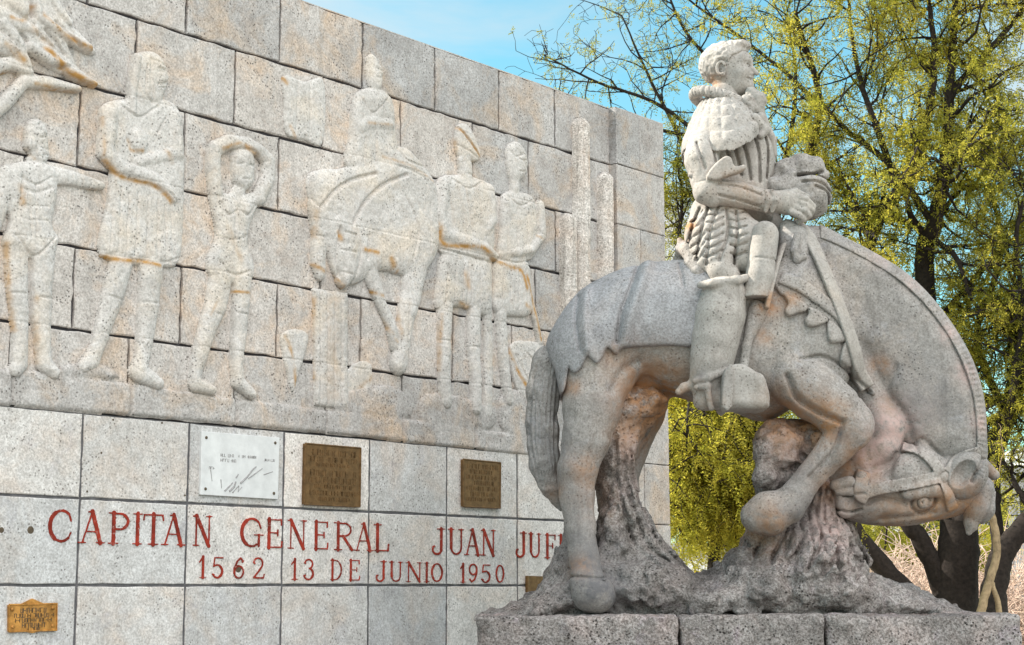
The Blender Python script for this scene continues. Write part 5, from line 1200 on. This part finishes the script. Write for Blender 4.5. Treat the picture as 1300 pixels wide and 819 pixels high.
# ------------------------------------------------------------------ trees
class Tree:
    def __init__(s, seed):
        s.r = random.Random(seed); s.V = []; s.F = []; s.n = 0; s.lp = []; s.ld = []
        s.TV = []; s.TF = []; s.tn = 0
    def tube(s, P, R, n=5, trunk=False):
        P = np.array(P, float); m = len(P); D = np.gradient(P, axis=0); D /= np.linalg.norm(D, axis=1)[:, None]+1e-9
        a = np.cross(D, [0.3, 0.8, 0.52]); a /= np.linalg.norm(a, axis=1)[:, None]+1e-9; b = np.cross(D, a)
        t = np.arange(n)*2*math.pi/n
        V = P[:, None, :]+(a[:, None, :]*np.cos(t)[None, :, None]+b[:, None, :]*np.sin(t)[None, :, None])*np.array(R)[:, None, None]
        if n > 8: V = V*1+(0.10*np.array(R)[:, None]*vnoise(V[..., 0]*7, V[..., 1]*7, V[..., 2]*3))[..., None]*(V-P[:, None, :])/np.array(R)[:, None, None]
        i = np.arange((m-1)*n); q = i//n; k = i % n
        F = np.stack([q*n+k, q*n+(k+1) % n, (q+1)*n+(k+1) % n, (q+1)*n+k], 1)
        if trunk: s.TV.append(V.reshape(-1, 3)); s.TF.append(F+s.tn); s.tn += m*n
        else: s.V.append(V.reshape(-1, 3)); s.F.append(F+s.n); s.n += m*n
    def grow(s, p, d, ln, r, lev, leaf, droop=0.0, maxlev=3):
        R = s.r; n = max(4, int(ln/0.16)); P = [np.array(p)]; d = np.array(d)/np.linalg.norm(d); st = ln/n
        for i in range(n):
            w_ = 0.20 if lev < 2 else 0.30
            d = d+np.array([R.gauss(0, w_), R.gauss(0, w_), R.gauss(0, w_)-droop*(i/n)]); d /= np.linalg.norm(d); P.append(P[-1]+d*st)
        s.tube(P, [max(.0035, r*(1-.75*i/n)) for i in range(n+1)], 5 if r > .02 else 4 if r > .008 else 3)
        if lev >= maxlev-1:
            for i in range(1, n+1):
                if R.random() < leaf: s.lp.append(P[i]); s.ld.append(d)
        if lev < maxlev:
            for i in range(1, n+1):
                if R.random() < (0.62 if lev > 0 else 0.8):
                    q = d*0.6+np.array([R.gauss(0, .7), R.gauss(0, .7), R.gauss(0.12, .55)])
                    s.grow(P[i], q, ln*R.uniform(.38, .62), r*.55*(1-.5*i/n)+.002, lev+1, leaf, droop, maxlev)
    def limb(s, pts, r0, r1, Y, leaf, spawn=0.5, ln=1.2, start=.25, thick=True, droop=0.0, lev=1, maxlev=3):
        """pts: (px,py[,dY]) -> a limb at depth Y, with branches"""
        Q = smooth_open([atY(p[0], p[1], Y+(p[2] if len(p) > 2 else 0)) for p in pts], 6); n = len(Q)
        Q = Q+np.array([[0.006*s.r.gauss(0, 1) for _ in range(3)] for _ in Q])*min(1, r0*12)
        rr = [r0+(r1-r0)*i/(n-1) for i in range(n)]
        s.tube(Q, rr, 12 if r0 > .07 else 7, trunk=thick)
        for i in range(int(n*start), n):
            for _ in range(2):
                if s.r.random() < spawn:
                    d = Q[min(i+1, n-1)]-Q[i-1]; d /= np.linalg.norm(d)+1e-9
                    q = d*.5+np.array([s.r.gauss(0, .75), s.r.gauss(0, .75), s.r.gauss(.15, .55)])
                    s.grow(Q[i], q, ln*s.r.uniform(.55, 1.15), max(.012, rr[i]*.45), lev, leaf, droop, maxlev)
    def leaves(s, K, L_, W_, droop, seed):
        g = np.random.default_rng(seed); p = np.array(s.lp); n = len(p)
        if n == 0: return np.zeros((0, 3)), np.zeros((0, 4), int)
        # every tuft: a few drooping feathery leaves, each a row of paired leaflets
        B = max(2, K//4); base = np.repeat(p, B, 0)+g.normal(0, .05, (n*B, 3)); m = n*B
        a = g.normal(0, 1, (m, 3)); a[:, 2] -= droop; a /= np.linalg.norm(a, axis=1)[:, None]
        side = np.cross(a, g.normal(0, 1, (m, 3))); side /= np.linalg.norm(side, axis=1)[:, None]
        ln = L_*g.uniform(1.3, 2.6, (m, 1)); Vs = []
        for q in range(5):
            t = (q+.6)/5
            c = base+a*ln*t+np.array([0, 0, -.25])*ln*t*t
            for sg in (-1, 1):
                d = side*sg+a*.55+g.normal(0, .22, (m, 3)); d /= np.linalg.norm(d, axis=1)[:, None]
                l = L_*.62*(1-.45*abs(t-.45))*g.uniform(.7, 1.25, (m, 1)); wv = np.cross(d, g.normal(0, 1, (m, 3))); wv /= np.linalg.norm(wv, axis=1)[:, None]
                Vs.append(np.stack([c, c+d*l*.5+wv*W_*.7, c+d*l, c+d*l*.5-wv*W_*.7], 1).reshape(-1, 3))
        V = np.vstack(Vs)
        return V, np.arange(len(V)).reshape(-1, 4)
    def build(s, name, label, base, leafmat, bark, K=7, L_=.065, W_=.010, droop=.6, group=None):
        t = thing(name, label, 'tree', tuple(base), group)
        np_mesh('trunk', np.vstack(s.TV), np.vstack(s.TF), bark, t)
        np_mesh('branches', np.vstack(s.V), np.vstack(s.F), bark, t)
        V, F = s.leaves(K, L_, W_, droop, 3)
        if len(V): np_mesh('crown', V, F, leafmat, t, smooth=False)
        return t
# big tree behind the horse: dark stems low down, airy yellow-green crown above
A_ = Tree(21); YA = 20.5
A_.limb([(1212, 905), (1213, 800), (1214, 720), (1218, 660)], .30, .24, YA, 0, 0)
A_.limb([(1216, 700), (1206, 560, .3), (1180, 420, .4), (1174, 320, .3), (1186, 285), (1200, 210), (1205, 120), (1212, 20), (1215, -60)], .17, .025, YA, .75, .55, 1.5, .42)
A_.limb([(1220, 680), (1246, 600), (1278, 530), (1300, 440), (1330, 330), (1345, 200)], .17, .05, YA, .8, .5, 1.5, .4)
A_.limb([(1205, 770), (1172, 690), (1148, 655), (1115, 560, .4), (1098, 420, .5), (1106, 305, .3), (1140, 240), (1172, 175), (1186, 90), (1180, 0)], .13, .03, YA, .75, .5, 1.3, .45)
A_.limb([(1190, 800), (1130, 730), (1082, 672), (1050, 600, .5), (1020, 480, .8), (1010, 360, .8), (1020, 240, .6), (1040, 130, .4), (1010, 20)], .15, .03, YA, .55, .5, 1.2, .5)
A_.limb([(1186, 285), (1130, 210), (1070, 160, .5), (1000, 95, 1), (930, 40, 1.2), (860, -10, 1.3)], .05, .012, YA, .28, .5, .9, .3)
A_.limb([(1205, 120), (1250, 70), (1300, 10), (1330, -50)], .05, .02, YA, .75, .6, 1.1, .2)
A_.limb([(1200, 210), (1255, 180), (1310, 165)], .05, .02, YA, .8, .6, 1.1, .2)
A_.limb([(1140, 240), (1090, 90), (1075, -20)], .05, .012, YA, .6, .5, 1.1, .2)
A_.limb([(1278, 530), (1240, 430), (1270, 330), (1262, 250)], .06, .02, YA+.6, .9, .7, 1.1, .2)
A_.limb([(1180, 420, .4), (1240, 350, .8), (1290, 300, 1)], .05, .02, YA, .9, .7, 1.1, .2)
A_.limb([(1106, 305), (1075, 250, .6), (1050, 200, .8)], .05, .012, YA, .9, .7, 1.0, .1)
A_.limb([(1278, 530), (1310, 500), (1340, 470)], .06, .02, YA, 1, .7, 1.0, .1)
A_.build('mesquite_tree', 'large airy tree with dark forked stems behind the horse', atY(1213, 905, YA), M_leafA, M_bark, K=12, W_=.012)
# tree at the left: bare fans of twigs over the wall, dense drooping foliage low down
B_ = Tree(8); YB = 22.5
B_.limb([(950, 890), (945, 760), (935, 640), (930, 520), (945, 400), (965, 300)], .17, .08, YB, .9, .6, 1.3, .25, droop=.25)
B_.limb([(965, 300), (930, 230), (890, 175), (830, 130), (760, 105), (690, 70)], .05, .010, YB, .16, .42, .8, .2)
B_.limb([(945, 400), (900, 270), (860, 170), (820, 90), (790, 20)], .05, .010, YB+.6, .22, .5, .9, .35)
B_.limb([(965, 300), (960, 200), (930, 110), (870, 40), (840, -30)], .05, .012, YB, .25, .5, .9, .2)
B_.limb([(965, 300), (1000, 190), (1010, 100), (1000, 20)], .05, .012, YB, .45, .5, 1.0, .2)
B_.limb([(890, 175), (800, 160), (740, 165), (690, 120)], .03, .008, YB, .14, .4, .6, .2)
B_.limb([(935, 640), (890, 560), (868, 480), (860, 380), (862, 280)], .06, .02, YB-.4, 1, .75, 1.0, .15, droop=.25)
B_.limb([(862, 300), (866, 250), (858, 200)], .03, .01, YB-.3, .9, .8, .8, .1, droop=.2)
B_.build('mesquite_tree', 'slender tree whose bare twigs fan out above the wall', atY(950, 890, YB), M_leafB, M_bark, K=7)
C_ = Tree(5); YC = 19.3
C_.limb([(905, 930), (908, 800), (903, 660), (900, 560)], .10, .05, YC, .9, .3, .7, .5, droop=.3)
for q, (x, y) in enumerate([(862, 480), (880, 470), (905, 465), (930, 470), (950, 480), (965, 500), (860, 540), (940, 540), (975, 560), (890, 500)]):
    C_.limb([(901, 600), ((901+x)/2, (560+y)/2-8, C_.r.uniform(-.5, .5)), (x, y, C_.r.uniform(-.7, .7)), (x+(x-901)*.35, y+60, C_.r.uniform(-.8, .8)), (x+(x-901)*.4, min(y+130, 672), C_.r.uniform(-.8, .8))], .03, .008, YC, 1, .8, .75, .2, droop=.55, lev=2)
for x, y in ((858, 600), (880, 610), (905, 600), (930, 600), (950, 590)):
    C_.limb([(901, 570), (x, y-40, C_.r.uniform(-.4, .4)), (x, y, C_.r.uniform(-.6, .6)), (x+3, min(y+75, 668), C_.r.uniform(-.6, .6))], .02, .006, YC, 1, .9, .55, .2, droop=.6, lev=2)
C_.build('weeping_tree', 'small tree with dense drooping yellow green foliage seen under the horse', atY(905, 930, YC), M_leafC, M_bark, K=9, L_=.075, W_=.011, droop=1.6)
# the pair of forked trunks at the right edge
D_ = Tree(31); YD = 19.6
D_.limb([(1258, 915), (1260, 800), (1264, 740), (1276, 700), (1300, 668), (1330, 630), (1360, 540)], .19, .08, YD, .9, .3, 1.2, .7)
D_.limb([(1268, 745), (1268, 690), (1262, 640), (1266, 580), (1290, 480), (1300, 380)], .10, .04, YD+.4, .9, .5, 1.2, .6)
D_.limb([(1300, 380), (1290, 300), (1310, 220)], .04, .02, YD+.4, 1, .8, 1.2, .1)
D_.build('mesquite_tree', 'dark forked tree at the right edge beside a pale thin trunk', atY(1258, 915, YD), M_leafB, M_bark, K=8)
E_ = Tree(33)
E_.limb([(1240, 905), (1244, 790), (1256, 740), (1266, 700), (1262, 665), (1256, 645), (1250, 625)], .055, .035, 19.0, .6, .2, .5, .85)
E_.limb([(1268, 905), (1270, 790), (1262, 750), (1258, 735)], .045, .02, 19.0, 0, 0)
E_.build('sapling', 'thin pale trunk growing in front of the dark forked tree', atY(1246, 905, 19.0), M_leafC, M_palebark, K=6)
# trees further back closing the view between the trunks
for i, (px, y, hgt, wd, lm, lab) in enumerate(((1110, 33, 3.4, 1.5, M_leafB, 'far olive tree between the statue and the forked stems'), (1195, 36, 3.6, 1.5, M_leafC, 'far yellow green tree right of the big forked trunk'))):
    T = Tree(50+i); x0 = px
    def zy(z): return 749.6-(z-EYE)*FPX/y
    k = FPX/y
    T.limb([(x0, zy(0)), (x0+.1*k, zy(hgt*.35)), (x0-.1*k, zy(hgt*.65))], .14, .08, y, .5, .3, hgt*.3, .6)
    for q in range(9):
        a = q/9*2*math.pi
        T.limb([(x0, zy(hgt*.45)), (x0+.6*wd*k*math.cos(a), zy(hgt*(.6+.1*math.sin(a*2.3))), .6*wd*math.sin(a)), (x0+wd*k*math.cos(a), zy(hgt*(.78+.2*math.sin(a*3.1))), wd*math.sin(a))], .05, .015, y, .85, .6, wd*.55, .2, droop=.1)
    T.build('far_tree', lab, atY(px, zy(0), y), lm, M_bark, K=7, L_=.10, W_=.016, group='trees beyond the plaza')

# ------------------------------------------------------------------ dry shrubs, far buildings, wires
def shrub(px, Y, h, w_, seed, label):
    T = Tree(seed); g = random.Random(seed); base = atY(px, 749.6+EYE*FPX/Y, Y); base[2] = 0
    for q in range(90):
        a = g.uniform(0, 2*math.pi); rr = g.uniform(0, .35*w_); p = base+np.array([rr*math.cos(a), rr*math.sin(a), 0])
        P = [p]; d = np.array([math.cos(a)*.35, math.sin(a)*.35, 1]); n = 9
        for i in range(n):
            d = d+np.array([g.gauss(0, .22)+math.cos(a)*.06, g.gauss(0, .22)+math.sin(a)*.06, -.05]); d /= np.linalg.norm(d); P.append(P[-1]+d*h*g.uniform(.8, 1.1)/n)
        T.tube(P, [.016*(1-.7*i/n) for i in range(n+1)], 3)
        for i in range(3, n+1):
            for _ in range(3):
                e = d+np.array([g.gauss(0, .9), g.gauss(0, .9), g.gauss(0, .6)]); e /= np.linalg.norm(e)
                m_ = P[i]+e*h*.10+np.array([g.gauss(0, .03), g.gauss(0, .03), 0]); T.tube([P[i], m_, m_+e*h*.07+np.array([g.gauss(0, .04), g.gauss(0, .04), -.03])], [.008, .007, .004], 3)
    t = thing('dry_shrub', label, 'shrub', tuple(base), 'dry shrubs behind the plinth')
    np_mesh('stems', np.vstack(T.V), np.vstack(T.F), M_dry, t)
for i, (px, Y, h, w_, lab) in enumerate(((1085, 25, 2.2, 2.0, 'dry brown shrub below the muzzle of the horse'), (1150, 26, 2.6, 2.4, 'dry pinkish shrub between the leaning stem and the main trunk'), (1235, 27, 2.9, 2.2, 'dry pale shrub between the big trunk and the forked tree'), (1305, 28, 2.7, 2.4, 'dry shrub at the right edge behind the forked tree'), (1190, 30, 2.6, 2.6, 'dry shrub farthest back between the trunks'))):
    shrub(px, Y, h*.92, w_, 70+i, lab)
def building(name, label, px0, px1, Y, h, dep, wallm, rows, cols, band=None, roofh=.35):
    a, b = atY(px0, 700, Y), atY(px1, 700, Y); x0, x1 = a[0], b[0]
    t = thing(name, label, 'building', ((x0+x1)/2, Y, 0))
    m = MB(); m.box(((x0+x1)/2, Y+dep/2, h/2), ((x1-x0)/2, dep/2, h/2)); m.build('wall', wallm, t)
    m = MB(); m.box(((x0+x1)/2, Y+dep/2, h+roofh/2), ((x1-x0)/2+.15, dep/2+.15, roofh/2)); m.build('roof', M_concrete, t)
    for r in range(rows):
        for c in range(cols):
            cx = x0+(c+.5)*(x1-x0)/cols; cz = h*(r+.55)/rows; ww = min(.9, (x1-x0)/cols*.32)
            f = MB(); f.box((cx, Y-.02, cz-.62), (ww+.1, .06, .05)); f.box((cx, Y-.01, cz+.60), (ww+.05, .04, .04)); f.box((cx-ww-.02, Y-.01, cz), (.04, .04, .6)); f.box((cx+ww+.02, Y-.01, cz), (.04, .04, .6))
            wo = f.build('window', M_concrete, t)
            p = MB(); p.box((cx, Y-.006, cz), (ww, .01, .58)); p.build('pane', M_glass, wo)
    if band:
        m = MB(); m.box(((x0+x1)/2, Y-.02, band[0]), ((x1-x0)/2, .02, band[1])); m.build('painted_band', M_orange, t)
    return t
building('low_building', 'low white building with an orange band seen under the horse', 780, 960, 48, 2.55, 8, M_white, 1, 4, band=(2.05, .06))
building('house', 'pale grey house behind the trunks at the right', 1165, 1330, 52, 5.0, 9, M_concrete, 2, 4)
building('house', 'white house with dark windows at the far right', 1340, 1560, 60, 6.5, 10, M_white, 2, 4)
building('house', 'long white house far behind the shrubs', 1010, 1150, 70, 3.6, 9, M_white, 1, 5)
for i, (z0, z1) in enumerate(((5.2, 5.0), (4.6, 4.5), (3.9, 4.1))):
    p, q = atY(1100, 600, 44), atY(1480, 600, 44); p[2] = z0; q[2] = z1
    P = [p+(q-p)*k/14-np.array([0, 0, .5*(1-((k-7)/7)**2)]) for k in range(15)]
    m = MB(); m.tube(P, [.022]*15, 5)
    tag(m.build('power_line', M_wire, None), ('top', 'middle', 'lowest')[i]+' black power line strung in front of the grey house', 'cable', 'power lines')
for i, px in enumerate((1100, 1480)):
    p = atY(px, 600, 44); m = MB(); m.tube([(p[0], 44.15, 0), (p[0], 44.15, 3), (p[0], 44.15, 5.6)], [.13, .12, .09], 10)
    t = thing('utility_pole', ('utility pole at the left end of the power lines', 'utility pole at the right end of the power lines')[i], 'pole', (p[0], 44.15, 0)); m.build('post', M_bark, t)
